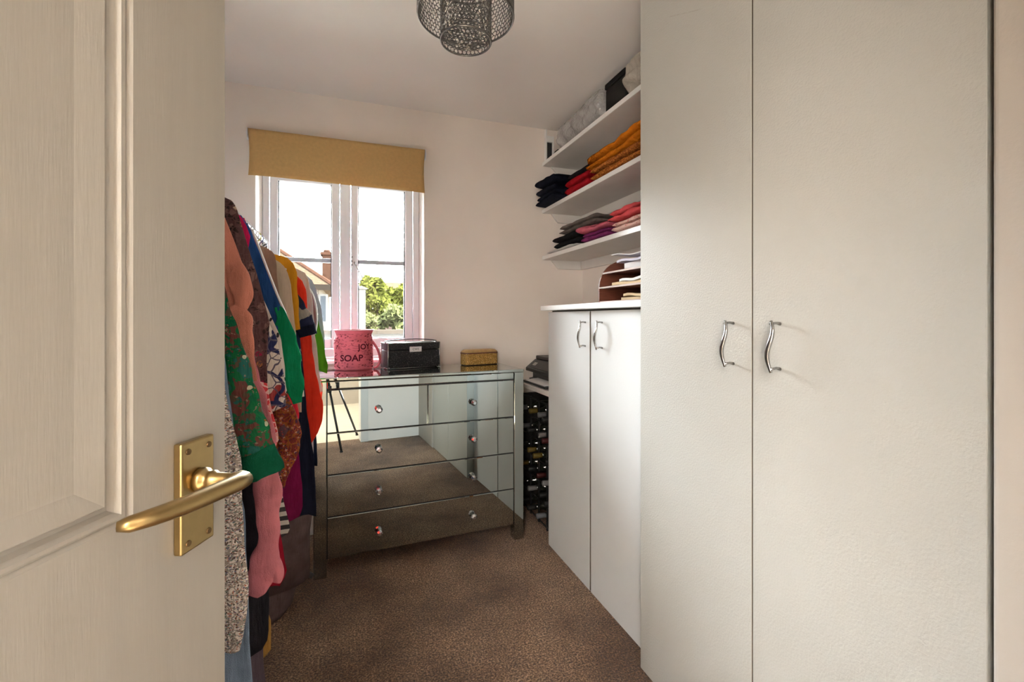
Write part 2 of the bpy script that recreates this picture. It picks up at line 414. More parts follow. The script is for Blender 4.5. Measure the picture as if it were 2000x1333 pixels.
# ------------------------------------------------------------------ roller blind
def blind():
    y = 2.70
    a, b = atY(484, 246, y), atY(830, 293.5, y)
    zt = (a.z + b.z) / 2 - .004; zb = atY(482, 340.7, y).z; zb2 = atY(830, 377, y).z
    t = thing('roller_blind', 'tan roller blind drawn partly down over the top of the window', 'blind', ((a.x + b.x) / 2, YB, zt))
    m = MB(); n = 40; rows = 14
    fr, bk = [], []
    for i in range(rows + 1):
        s = i / rows; rf, rb = [], []
        for k in range(n + 1):
            q = k / n; x = a.x + (b.x - a.x) * q
            edge = math.exp(-q / .03) + math.exp(-(1 - q) / .03)
            z = zt * (1 - s) + (zb * (1 - q) + zb2 * q) * s
            x += (.006 * math.sin(s * math.pi)) * (math.exp(-q / .05) - math.exp(-(1 - q) / .05))
            yy = y + .010 * edge * s * (1 if q < .5 else .6) - .004 * math.sin(q * 9) * s
            rf.append((x, yy, z)); rb.append((x, yy + .0012, z))
        fr.append(rf); bk.append(rb)
    i0 = 0
    for r in fr + bk: m.v += r
    W = n + 1
    for i in range(rows):
        for k in range(n):
            p = i * W + k; m.f.append((p, p + W, p + W + 1, p + 1))
            p += (rows + 1) * W; m.f.append((p, p + 1, p + W + 1, p + W))
    off = (rows + 1) * W
    for k in range(n):
        p = rows * W + k; m.f.append((p, p + off, p + 1 + off, p + 1)); m.f.append((k + 1, k + 1 + off, k + off, k))
    for i in range(rows):
        p = i * W; m.f.append((p, p + off, p + W + off, p + W)); p += n; m.f.append((p + W, p + W + off, p + off, p))
    m.build('fabric', 'blind', t, smooth=True)
    MB().box(a.x + .006, b.x - .006, y + .0165, y + .0172, zb + .03, zt - .04).build('bounce_sheet', 'blind_bounce', t)  # unseen pale sheet added to bounce window light onto the wall
    MB().tube([(a.x + .004, y + .020, zt - .018), (b.x - .004, y + .020, zt - .018)], .019, 16).build('roller', 'blind', t, smooth=True)
    MB().box(a.x + .014, b.x - .014, y + .012, y + .016, zb + .004, zb + .026).build('bottom_bar', 'blind', t)
    for x, sgn in ((a.x, -1), (b.x, 1)):
        k = MB(); k.box(x + sgn * .004 - .002, x + sgn * .004 + .002, y - .004, YB, zt - .042, zt + .002); k.box(x + sgn * .004, x + sgn * .014, YB - .003, YB, zt - .046, zt + .006)
        k.lathe([(.0, -.004), (.010, -.004), (.010, .004), (0, .004)], (x + sgn * .007, y + .02, zt - .018), 12, 'x')
        k.build('bracket', 'upvc', t, bevel=.001)
blind()

# ------------------------------------------------------------------ wave handle (shared by wardrobe and cupboard)
def wave_handle(parent, X, yc, z0, z1):
    """bow handle standing 30 mm off a door face at X, wave in the Y direction"""
    m = MB(); xo = X - .032; pts = []
    for i in range(25):
        s = i / 24; z = z1 + (z0 - z1) * s
        pts.append((xo + .004 * math.cos(s * math.pi * 2), yc - .0065 * math.sin(2 * math.pi * s) * (1 if s < 1 else 1), z))
    m.tube(pts, [.0028 + .0022 * math.sin(math.pi * i / 24) for i in range(25)], 8, flat=1.3)
    for zz in (z1 - .007, z0 + .007):
        m.tube([(xo + .002, yc, zz), (X - .012, yc, zz + (.002 if zz > z0 + .02 else .003)), (X + .001, yc, zz)], [.0032, .0030, .0042], 8)
    return m.build('handle', 'chrome', parent, smooth=True)

# ------------------------------------------------------------------ wardrobe
def wardrobe():
    X = .933; ya, ym, yb, yc = .417, .86, 1.316, YF + .001
    t = thing('wardrobe', 'tall cream painted built-in wardrobe with two doors', 'wardrobe', (X, (ya + yb) / 2, 0))
    c = MB(); c.box(X + .019, X + .022, ya, yb - .004, .0, ZC - .004); c.box(X + .022, XR - .002, ya, ya + .018, 0, ZC - .004); c.box(X + .022, XR - .002, ya + .018, yb - .022, ZC - .024, ZC - .004)
    c.box(X + .022, XR - .002, ya + .018, yb - .022, .06, .08)
    c.build('body', 'carcass_shade', t)
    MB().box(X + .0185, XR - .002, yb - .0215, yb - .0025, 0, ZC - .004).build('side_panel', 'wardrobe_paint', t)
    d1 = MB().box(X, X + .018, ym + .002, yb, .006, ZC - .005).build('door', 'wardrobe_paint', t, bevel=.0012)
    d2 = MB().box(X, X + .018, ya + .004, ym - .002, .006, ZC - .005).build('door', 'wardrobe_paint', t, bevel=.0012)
    MB().box(X + .0012, X + .018, ym + .0012, ym + .002, .008, ZC - .007).build('gap_shade_strip', 'gap_shade', d1)  # dark strip painted in for the shade between the two doors
    wave_handle(d1, X, .918, 1.066, 1.184); wave_handle(d2, X, .783, 1.066, 1.184)
    return t
M('gap_shade', (.09, .065, .045), .8)  # dark brown standing in for shade in the door gaps
M('carcass_shade', (.10, .08, .06), .8)  # carcass colour darkened so that the door gaps look shaded
M('panel_cream', (.48, .43, .375), .5, var=.04, bump=(150, .15, .003))
wardrobe()
tp = thing('end_panel', 'cream filler panel beside the wardrobe, at the right edge of the picture', 'panel', (.93, .16, 0))
MB().box(.924, .945, YF + .002, .412, .0, ZC - .004).build('board', 'panel_cream', tp, bevel=.008, seg=4)
MB().box(.946, XR - .002, .380, .40, 0, ZC - .004).build('return_board', 'panel_cream', tp)

# ------------------------------------------------------------------ low cupboard with worktop
def cupboard():
    X = .987; ye, ym, yn = 2.193, 1.755, 1.32
    t = thing('cupboard', 'white two-door cupboard between the wardrobe and the printer shelf', 'cupboard', (X, (ye + yn) / 2, 0))
    c = MB(); c.box(X + .02, XR - .002, ye - .022, ye - .004, 0, 1.228); c.box(X + .02, XR - .002, yn, yn + .018, 0, 1.228)
    c.box(X + .02, XR - .002, yn + .018, ye - .022, .04, .06); c.box(X + .0195, X + .0215, yn, ye - .022, 0, 1.228)
    c.build('body', 'carcass_shade', t)
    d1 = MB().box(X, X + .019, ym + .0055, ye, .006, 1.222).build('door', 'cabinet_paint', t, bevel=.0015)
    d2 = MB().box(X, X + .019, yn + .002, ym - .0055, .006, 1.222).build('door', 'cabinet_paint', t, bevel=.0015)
    MB().box(X + .0012, X + .019, ym + .0047, ym + .0055, .008, 1.22).build('gap_shade_strip', 'gap_shade', d1)  # painted shade in the gap between the cupboard doors
    wave_handle(d1, X, 1.797, 1.060, 1.179); wave_handle(d2, X, 1.654, 1.060, 1.179)
cupboard()
wt = MB().box(.945, XR - .002, 1.32, 2.203, 1.2295, 1.2535).build('worktop', 'white_edge', bevel=.003)
tag(wt, 'white worktop board lying over the low cupboard', 'worktop')

# ------------------------------------------------------------------ wall shelves
SX = 1.195
SHELVES = ((2.181, 'top', 'uppermost'), (1.874, 'middle', 'middle'), (1.5705, 'bottom', 'lowest'))
for z, nm, wd in SHELVES:
    t = thing('wall_shelf', {'top': 'uppermost white wall shelf carrying the bubble-wrapped roll', 'middle': 'middle white wall shelf carrying the orange and red knitwear',
              'bottom': 'lowest white wall shelf carrying the pink and grey clothes'}[nm], 'shelf', (SX, 2.05, z), 'white shelves on the wall beside the window')
    MB().box(SX, XR - .001, 1.32, YB - .001, z, z + .024).build('board', 'shelf_board', t, bevel=.002)
    MB().box(SX - .0025, SX, 1.32, YB - .001, z + .0005, z + .0235).build('front_edge', 'white_edge', t)
    MB().prism([(XR - .019, 1.32, z - .056), (XR - .001, 1.32, z - .056), (XR - .001, 1.32, z), (XR - .019, 1.32, z)], (0, YB - .001 - 1.32, 0)).build('wall_batten', 'shelf_board', t, bevel=.002)
    xa = SX + .055
    MB().prism([(xa, YB - .019, z - .0005), (XR - .02, YB - .019, z - .0005), (XR - .02, YB - .019, z - .056), (xa + .05, YB - .019, z - .056)], (0, .018, 0)).build('end_batten', 'shelf_board', t, bevel=.002)

# ------------------------------------------------------------------ mirrored chest of drawers (built in its own axes: x along the front, y into depth)
DANG = R(3.0); DW, DD, DH = 1.043, .405, .916
DO = Vector((.3725, 2.283, 0))
Dm = Matrix.Translation(DO) @ Matrix.Rotation(DANG, 4, 'Z')
def dresser():
    t = thing('mirrored_chest', 'mirrored chest of drawers under the window with crystal knobs', 'chest of drawers', DO, rz=DANG)
    h = DW / 2; pw = .056
    def P(mb, n, m, par=None, **k): return mb.build(n, m, par or t, local=True, **k)
    P(box1(-h, h, -.004, DD, DH - .016, DH), 'top', 'mirror', bevel=.004)
    P(box1(-h + pw, h - pw, .012, .02, .08, DH - .02).box(-h + .02, -h + .026, .05, DD - .05, .085, DH - .018).box(h - .026, h - .02, .05, DD - .05, .085, DH - .018).box(-h + .02, h - .02, DD - .03, DD - .02, .085, DH - .018).box(-h + .026, h - .026, .03, DD - .03, .082, .09), 'carcass', 'carcass')
    for x in (-h, h - pw):
        for y in (0, DD - pw):
            P(box1(x, x + pw, y, y + pw, 0, DH - .0165), 'leg', 'mirror', bevel=.003)
    for x in (-h + .006, h - .012):
        P(box1(x, x + .006, pw + .001, DD - pw - .001, .082, DH - .0165), 'side_panel', 'mirror', bevel=.002)
    P(box1(-h + pw + .001, h - pw - .001, .001, .012, .864, DH - .0175), 'apron', 'mirror', bevel=.003)
    x0, x1 = -h + pw + .002, h - pw - .002; xm = .0015
    rows = [(x0, xm - .0025, .663, .858), (xm + .0025, x1, .663, .858), (x0, x1, .470, .658), (x0, x1, .277, .465), (x0, x1, .083, .272)]
    kx = (-.2355, .234)
    for i, (a, b, z0, z1) in enumerate(rows):
        d = P(box1(a, b, .002, .0115, z0, z1), 'drawer', 'mirror', bevel=.0022, seg=1)
        for j, x in enumerate(kx):
            if i < 2 and i != j: continue
            z = (.757, .757, .568, .371, .1715)[i]
            k = MB()
            k.lathe([(.0, -.034), (.008, -.034), (.0150, -.027), (.0172, -.020), (.013, -.011), (.006, -.006)], (x, 0, z), 8, 'y')
            kn = P(k, 'knob', 'crystal', d)
            P(MB().lathe([(.0065, -.006), (.0085, -.003), (.0085, .002)], (x, 0, z), 12, 'y'), 'knob_base', 'chrome', d, smooth=True)
dresser()
def on_dresser(px, py): return atZ(px, py, DH)

# ------------------------------------------------------------------ things on the chest
def text_mesh(s, size, bold=0.0):
    cu = bpy.data.curves.new('t', 'FONT'); cu.body = s; cu.size = size; cu.align_x = 'CENTER'; cu.align_y = 'CENTER'; cu.offset = bold; cu.resolution_u = 3
    ob = bpy.data.objects.new('t', cu); C.objects.link(ob)
    dg = bpy.context.evaluated_depsgraph_get(); dg.update()
    me = bpy.data.meshes.new_from_object(ob.evaluated_get(dg))
    v = [tuple(x.co) for x in me.vertices]; f = [tuple(p.vertices) for p in me.polygons]
    bpy.data.objects.remove(ob); bpy.data.curves.remove(cu); bpy.data.meshes.remove(me)
    return v, f
M('bag_pink', (.62, .115, .14), .6, var=.15, vscale=15, bump=(25, .3, .01), spec=.2)
M('bag_ink', (.085, .004, .012), .7, spec=.15)
M('bag_clear', (.80, .55, .55), .25)
def wash_bag():
    b = on_dresser(682, 724.5); rad = (atZ(719, 724, DH) - atZ(645, 724, DH)).length / 2
    c = b + Vector((.33, .94, 0)).normalized() * rad * .72
    H = atY(682, 645, c.y).z - DH
    t = thing('wash_bag', 'round pink wash bag printed with dark red lettering, on the mirrored chest', 'bag', (c.x, c.y, DH + .0005))
    def prof(z):
        s = z / H
        if s < .06: r = rad * (.95 + .05 * s / .06)
        elif s < .78: r = rad
        elif s < .88: r = rad * (1 - .09 * (s - .78) / .10)
        else: r = rad * (.91 + .10 * (s - .88) / .12)
        return r
    def pt(a, z, dr=0):
        r = prof(z) + dr
        r *= 1 + .012 * math.sin(3 * a + z * 40) + .01 * noise.noise(Vector((math.cos(a) * 2, math.sin(a) * 2, z * 20)))
        return (c.x + r * math.cos(a), c.y + r * math.sin(a) * .8, DH + .0008 + z)
    m = MB(); N = 48; rr = []
    zs = [H * i / 26 for i in range(27)]
    rr = [[pt(2 * math.pi * k / N, z) for k in range(N)] for z in zs]
    rr += [[pt(2 * math.pi * k / N, z, -.006) for k in range(N)] for z in (H, H * .9, H * .8)]
    m.rings(rr, True); body = m.build('body', 'bag_pink', t, smooth=True)
    MB().tube([pt(2 * math.pi * k / 48, H) for k in range(48)], .0022, 6, close=True).build('rim', 'bag_clear', t, smooth=True)
    a0 = math.atan2(-c.y, -c.x)      # towards the doorway
    ink = MB()
    def put(v, f, cx, cz, sx=1, rot=0):
        i = len(ink.v)
        for x, y, _ in v:
            x, y = x * sx, y
            x, y = x * math.cos(rot) - y * math.sin(rot), x * math.sin(rot) + y * math.cos(rot)
            ink.v.append(pt(a0 + (cx + x) / rad, cz + y, .0012))
        ink.f.extend(tuple(i + k for k in q) for q in f)
    v, f = text_mesh('SOAP', .046, .0013); put(v, f, -.012, H * .30, 1.05)
    v, f = text_mesh('JOY', .040, .0012); put(v, f, .055, H * .58, 1.0, .05)
    let = ink.build('lettering', 'bag_ink', body)
    rnd = random.Random(5); sc = MB()
    def stroke(cx, cz, pts, r=.0011):
        sc.tube([pt(a0 + (cx + x) / rad, min(max(cz + y, .006), H * .9), .0006) for x, y in pts], r, 5, flat=.5)
    for k in range(230):
        cx = rnd.uniform(-1.35, 1.35) * rad; cz = rnd.uniform(.05, .95) * H
        if abs(cz - H * .30) < .021 and abs(cx + .012) < .068: continue
        if abs(cz - H * .58) < .019 and .0 < cx < .1: continue
        ty = rnd.random()
        if ty < .55:
            L = rnd.uniform(.006, .014); n = 7
            stroke(cx, cz, [(L * (i / n - .5), .0022 * math.sin(i * 1.9 + k)) for i in range(n + 1)], .0010)
        elif ty < .75:
            q = rnd.uniform(.002, .0045); stroke(cx, cz, [(q * math.cos(a * .8), q * math.sin(a * .8)) for a in range(9)], .0009)
        else:
            a = rnd.uniform(-.5, .9); L = rnd.uniform(.008, .016); stroke(cx, cz, [(L * math.cos(a) * s, L * math.sin(a) * s) for s in (-.5, 0, .5)], .0011)
    for j, zz in enumerate((.50, .55, .60)): stroke(.012, H * zz, [(-.018, .0015 * j), (.012, -.001)], .0013)
    sc.build('scribbled_print', 'bag_ink', body)['kind'] = 'stuff'
    hp = [(721, 660), (728, 668), (736, 680), (741, 694), (742, 706), (737, 716), (730, 722)]
    yh = c.y - .01
    path = [atY(x, y, yh - .004 * i) for i, (x, y) in enumerate(hp)]
    path[-1].z = max(path[-1].z, DH + .006)
    MB().tube(smooth_path([tuple(q) for q in path], 4), .0065, 8).build('strap', 'bag_pink', t, smooth=True)
    MB().tube([pt(a0 + 1.25, H * .82), path[0]], .0035, 6).build('ring', 'chrome', t, smooth=True)
wash_bag()

def glitter(name, base, spark, sc, metal=0.0):
    m, t, b = _new(name)
    k = t.nodes.new('ShaderNodeTexVoronoi'); k.inputs['Scale'].default_value = sc; t.links.new(_coord(t), k.inputs['Vector'])
    sp = t.nodes.new('ShaderNodeSeparateColor'); t.links.new(k.outputs['Color'], sp.inputs[0])
    t.links.new(_ramp(t, sp.outputs[0], [(.0, base), (.72, tuple(x * 2.2 for x in base)), (.93, spark)], 'CONSTANT'), b.inputs['Base Color'])
    b.inputs['Roughness'].default_value = .55; b.inputs['Metallic'].default_value = metal; b.inputs['Specular IOR Level'].default_value = .25
    _bump(t, b, sp.outputs[1], .6, .002)
    return m
glitter('case_black', (.010, .0095, .010), (.10, .095, .098), 420)
glitter('box_gold', (.30, .17, .045), (.75, .52, .22), 420, .2)
M('dark_base', (.03, .015, .006), .6)
M('box_gold_lid', (.50, .32, .13), .35, .4, var=.2, vscale=40)
def vanity_case():
    a, b = on_dresser(757.5, 723.5), on_dresser(860, 717)
    wv = (b - a); W = wv.length; ang = math.atan2(wv.y, wv.x); d = .125
    H = atY(757.5, 671, a.y).z - DH
    t = thing('vanity_case', 'black glittery vanity case with silver edges and a white name plate', 'case', (a.x, a.y, DH + .001), rz=ang)
    def P(mb, n, m, par=None, **k): return mb.build(n, m, par or t, local=True, **k)
    P(box1(.002, W - .002, .002, d - .002, .004, H * .70), 'body', 'case_black', bevel=.006, seg=3)
    P(box1(.002, W - .002, .002, d - .002, H * .715, H - .002), 'lid', 'case_black', bevel=.006, seg=3)
    e = MB(); r = .0035
    for x in (0.003, W - .003):
        for y in (.003, d - .003):
            e.tube([(x, y, .003), (x, y, H - .003)], r, 8)
    for z in (.004, H - .003):
        for y in (.003, d - .003): e.tube([(.003, y, z), (W - .003, y, z)], r * (.4 if z < .01 else .8), 8)
        for x in (.003, W - .003): e.tube([(x, .003, z), (x, d - .003, z)], r, 8)
    P(e, 'edge_trim', 'chrome', smooth=True)
    for x in (.008, W - .008):
        for z in (.008,): P(MB().lathe([(0, -.003), (.0045, -.002), (.0045, .002)], (x, 0, z), 10, 'y'), 'corner_stud', 'chrome', smooth=True)
    pl = P(box1(W * .40, W * .625, -.0025, .003, H * .635, H * .835), 'name_plate', 'paper', bevel=.0008)
    v, f = text_mesh('CWS', .017); m = MB(); m.v = [(W * .512 + x, -.0029, H * .732 + y) for x, y, z in v]; m.f = f; P(m, 'lettering', 'dark_plastic', pl)
    m = MB(); pts = []
    for i in range(17):
        s = i / 16; pts.append((-.004 + (W + .002) * s * .99, d * .45, H + .004 + .012 * math.sin(math.pi * min(1, s * 1.0)) ** .6))
    m.tube(pts, .0045, 8, flat=.6); P(m, 'handle', 'black_plastic', smooth=True)
    for x in (.0, W - .012): P(box1(x, x + .012, d * .40, d * .5, H - .001, H + .008), 'handle_mount', 'chrome', bevel=.002)
vanity_case()
def gold_box():
    a, b = on_dresser(910, 715.5), on_dresser(974, 711.5)
    wv = b - a; W = wv.length; ang = math.atan2(wv.y, wv.x) ; d = .085; H = (atY(910, 681, a.y).z - DH) * .9
    t = thing('trinket_box', 'small gold glitter box with a domed lid and dark rim, on the mirrored chest', 'box', (a.x, a.y, DH + .001), rz=ang)
    def rr(x0, x1, y0, y1, r, z, n=5):
        out = []
        for cx, cy, a0 in ((x1 - r, y0 + r, -90), (x1 - r, y1 - r, 0), (x0 + r, y1 - r, 90), (x0 + r, y0 + r, 180)):
            for k in range(n + 1):
                q = R(a0 + 90 * k / n); out.append((cx + r * math.cos(q), cy + r * math.sin(q), z))
        return out
    zs = H * .72
    m = MB(); m.rings([rr(.004, W - .004, .004, d - .004, .018, -.0008), rr(.001, W - .001, .001, d - .001, .02, .0035)]); m.build('foot', 'dark_base', t, local=True)
    m = MB(); m.rings([rr(.001, W - .001, .001, d - .001, .02, .0036), rr(0, W, 0, d, .02, .008), rr(0, W, 0, d, .02, zs)]); m.build('body', 'box_gold', t, local=True, smooth=False)
    m = MB(); m.rings([rr(-.001, W + .001, -.001, d + .001, .021, zs + .0005), rr(-.001, W + .001, -.001, d + .001, .021, zs + .007)]); m.build('rim', 'rack_wood', t, local=True)
    m = MB(); m.rings([rr(0, W, 0, d, .02, zs + .0075), rr(.002, W - .002, .002, d - .002, .02, zs + .014), rr(.014, W - .014, .012, d - .012, .016, H - .002), rr(.03, W - .03, .03, d - .03, .01, H)]); m.build('lid', 'box_gold_lid', t, local=True, smooth=True)
gold_box()

# ------------------------------------------------------------------ interior door with lever handle (own axes: u along the door from hinge, v thickness, towards the room's middle = +)
DA = R(90) - (YAW + math.atan(60 / 895.0)); DWID = .80
DE = Vector((-.1422, .6461, 0)); DDIR = Vector((math.cos(DA), math.sin(DA), 0))
HINGE = DE - DDIR * DWID
def door():
    root = bpy.data.objects.new('door_1', None); C.objects.link(root); root.location = HINGE + Vector((0, 0, .008)); root.rotation_euler = (0, 0, DA)
    root['kind'] = 'structure'; root['label'] = 'white moulded panel door standing open with a brass lever handle'
    T = .035; S = .1255; zt = 1.99
    def P(mb, n, m, par=None, **k): return mb.build(n, m, par or root, local=True, **k)
    # door face towards the camera lies at v = 0, thickness on +v; camera side is -v
    pw0, pw1 = S, DWID / 2 - .035
    cols = ((DWID - S, DWID - S - (DWID / 2 - .05 - S) - .0), )
    ua, ub = DWID / 2 + .05, DWID - S      # right-hand panel column
    uc, ud = S, DWID / 2 - .05             # left-hand one
    rowsz = ((.991, 1.87), (.20, .79))
    f = MB()
    f.box(DWID - S, DWID, 0, T, 0, zt); f.box(0, S, 0, T, 0, zt); f.box(ud, ua, 0, T, 0, zt)
    for (a, b) in ((ua, ub), (uc, ud)):
        f.box(a, b, 0, T, 0, .20); f.box(a, b, 0, T, .79, .991); f.box(a, b, 0, T, 1.87, zt)
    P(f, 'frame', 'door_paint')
    for (a, b) in ((ua, ub), (uc, ud)):
        for (z0, z1) in rowsz:
            m = MB()
            # moulded surround: profile steps inward, then a raised field
            prof = [(0, 0), (.004, .003), (.007, .0012), (.011, .0012), (.014, .006), (.018, .009), (.022, .009), (.026, .0025), (.050, .0058)]
            rr = []
            for inn, dep in prof:
                q = [(a + inn, dep, z0 + inn * .85), (b - inn, dep, z0 + inn * .85), (b - inn, dep, z1 - inn), (a + inn, dep, z1 - inn)]
                rr.append(q)
            prof2 = prof
            m.rings(rr, cap=False); i = len(m.v); m.v += [(a + .050, .0058, z0 + .0425), (b - .050, .0058, z0 + .0425), (b - .050, .0058, z1 - .05), (a + .05, .0058, z1 - .05)]
            m.f.append((i + 3, i + 2, i + 1, i))
            m.box(a, b, T - .008, T - .004, z0, z1)
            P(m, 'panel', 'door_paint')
    # lever handle on its plate
    zc = .998 - .008
    u1 = DWID - .031; u0 = u1 - .048
    h = P(box1(u0, u1, -.010, -.0002, zc - .059, zc + .059), 'handle', 'brass', bevel=.002)
    h['label'] = 'brass lever handle on a rectangular plate'
    for u in (u0 + .009, u1 - .009):
        for z in (zc - .049, zc + .049):
            P(MB().lathe([(0, -.0112), (.0032, -.0112), (.0036, -.0095)], (u, 0, z), 12, 'y'), 'screw', 'brass_dark', h, smooth=False)
    us = u0 + .025; zs = zc + .014
    P(MB().lathe([(.0125, -.010), (.0135, -.014), (.0125, -.018), (.0095, -.020), (.0095, -.024), (.0105, -.027), (.008, -.03), (.0075, -.045)], (us, 0, zs), 20, 'y'), 'rose', 'brass', h, smooth=True)
    # neck and grip
    m = MB(); path = [(us, -.030, zs), (us + .001, -.046, zs), (us + .006, -.054, zs), (us + .004, -.058, zs), (us - .010, -.0585, zs), (us - .04, -.056, zs + .001), (us - .075, -.052, zs + .002), (us - .100, -.046, zs + .003), (us - .116, -.038, zs + .003), (us - .121, -.032, zs + .003)]
    m.tube(path, [.0075, .008, .0095, .0100, .0102, .0098, .0092, .0085, .0075, .0045], 14, flat=.92); P(m, 'lever', 'brass', h, smooth=True)
door()

# ------------------------------------------------------------------ pendant lamp with pierced metal drums
def hexdrum(cx, cy, r, z0, z1, nh, jit=.22, seed=1):
    """open lattice of six-sided cells wrapped round a drum"""
    W = 2 * math.pi * r / nh; Rr = W / math.sqrt(3); rows = int((z1 - z0) / (1.5 * Rr))
    Rv = (z1 - z0) / (1.5 * rows + .5); key = {}; m = MB(); rnd = random.Random(seed)
    def vid(ku, kv):
        ku %= 2 * nh
        if (ku, kv) not in key:
            edge = kv <= 1 or kv >= 3 * rows
            ja = 0 if edge else rnd.uniform(-jit, jit) * W; jz = 0 if edge else rnd.uniform(-jit, jit) * Rv
            a = (ku * W / 2 + ja) / r; z = z0 + kv * Rv / 2 + jz
            key[(ku, kv)] = len(m.v); m.v.append((cx + r * math.cos(a), cy + r * math.sin(a), z))
        return key[(ku, kv)]
    for j in range(rows):
        for i in range(nh):
            u = 2 * i + (j % 2); v = 3 * j + 2
            m.f.append(tuple(vid(u + du, v + dv) for du, dv in ((0, -2), (1, -1), (1, 1), (0, 2), (-1, 1), (-1, -1))))
    return m
def hexdisc(cx, cy, r, z, cell, seed=2):
    W = cell; Rr = W / math.sqrt(3); key = {}; m = MB(); rnd = random.Random(seed); n = int(r / W) + 2
    def vid(ku, kv):
        if (ku, kv) not in key:
            x = ku * W / 2 + rnd.uniform(-.2, .2) * W; y = kv * Rr / 2 + rnd.uniform(-.2, .2) * Rr
            L = math.hypot(x, y)
            if L > r: x, y = x * r / L, y * r / L
            key[(ku, kv)] = len(m.v); m.v.append((cx + x, cy + y, z))
        return key[(ku, kv)]
    for j in range(-n, n + 1):
        for i in range(-n, n + 1):
            u = 2 * i + (j % 2); v = 3 * j
            if math.hypot(u * W / 2, v * Rr / 2) > r - W * .1: continue
            m.f.append(tuple(vid(u + a, v + b) for a, b in ((0, -2), (1, -1), (1, 1), (0, 2), (-1, 1), (-1, -1))))
    return m
def lamp():
    cx, cy = .331, 1.333
    t = thing('pendant_lamp', 'pendant ceiling lamp of two pierced silver metal drums', 'lamp', (cx, cy, ZC))
    def wire(o, th=.0036):
        k = o.modifiers.new('wire', 'WIREFRAME'); k.thickness = th; k.use_even_offset = False; k.use_boundary = True; return o
    ro, ri = .142, .0745
    def ring(r, z, th, n=64): return MB().tube([(cx + r * math.cos(2 * math.pi * k / n), cy + r * math.sin(2 * math.pi * k / n), z) for k in range(n)], th, 6, close=True)
    o = wire(hexdrum(cx, cy, ro, 2.092, 2.225, 66).build('outer_drum', 'lamp_metal', t))
    for z in (2.090, 2.227): ring(ro, z, .0026).build('rim', 'lamp_metal', o, smooth=True)
    i = wire(hexdrum(cx, cy, ri, 2.018, 2.25, 36, seed=4).build('inner_drum', 'lamp_metal', t))
    for z in (2.016, 2.252): ring(ri, z, .0026, 48).build('rim', 'lamp_metal', i, smooth=True)
    wire(hexdisc(cx, cy, ri - .003, 2.034, .0125).build('base_disc', 'lamp_metal', t))
    ring(ri - .002, 2.034, .0018, 48).build('disc_rim', 'lamp_metal', t, smooth=True)
    sp = MB()
    for k in range(3):
        a = 2 * math.pi * k / 3 + .4
        sp.tube([(cx + .012 * math.cos(a), cy + .012 * math.sin(a), 2.245), (cx + ro * math.cos(a), cy + ro * math.sin(a), 2.226)], .0022, 6)
    sp.build('spider', 'lamp_metal', t)
    MB().lathe([(.018, 2.20), (.022, 2.21), (.022, 2.26), (.012, 2.275)], (cx, cy, 0), 16).build('lamp_holder', 'upvc', t, smooth=True)
    MB().tube([(cx, cy, 2.27), (cx, cy, ZC - .02)], .0035, 8).build('cord', 'upvc', t)
    MB().lathe([(.0, ZC - .03), (.02, ZC - .03), (.045, ZC - .012), (.048, ZC - .001)], (cx, cy, 0), 24).build('ceiling_rose', 'upvc', t, smooth=True)
lamp()

# ------------------------------------------------------------------ clothes rail
RX, RZ = -.34, 1.518
t = thing('clothes_rail', 'metal clothes rail carrying the row of garments by the left wall', 'rail', (RX, 1.48, 0))
MB().tube([(RX, .72, RZ), (RX, 2.235, RZ)], .0088, 12).build('top_bar', 'rail_metal', t, smooth=True)
for y in (.725, 2.23):
    MB().tube([(RX, y, .06), (RX, y, RZ)], .0125, 12).build('upright', 'rail_metal', t, smooth=True)
    MB().tube([(RX - .22, y, .035), (RX - .19, y, .06), (RX + .16, y, .06), (RX + .19, y, .035)], .0115, 10).build('foot', 'rail_metal', t, smooth=True)

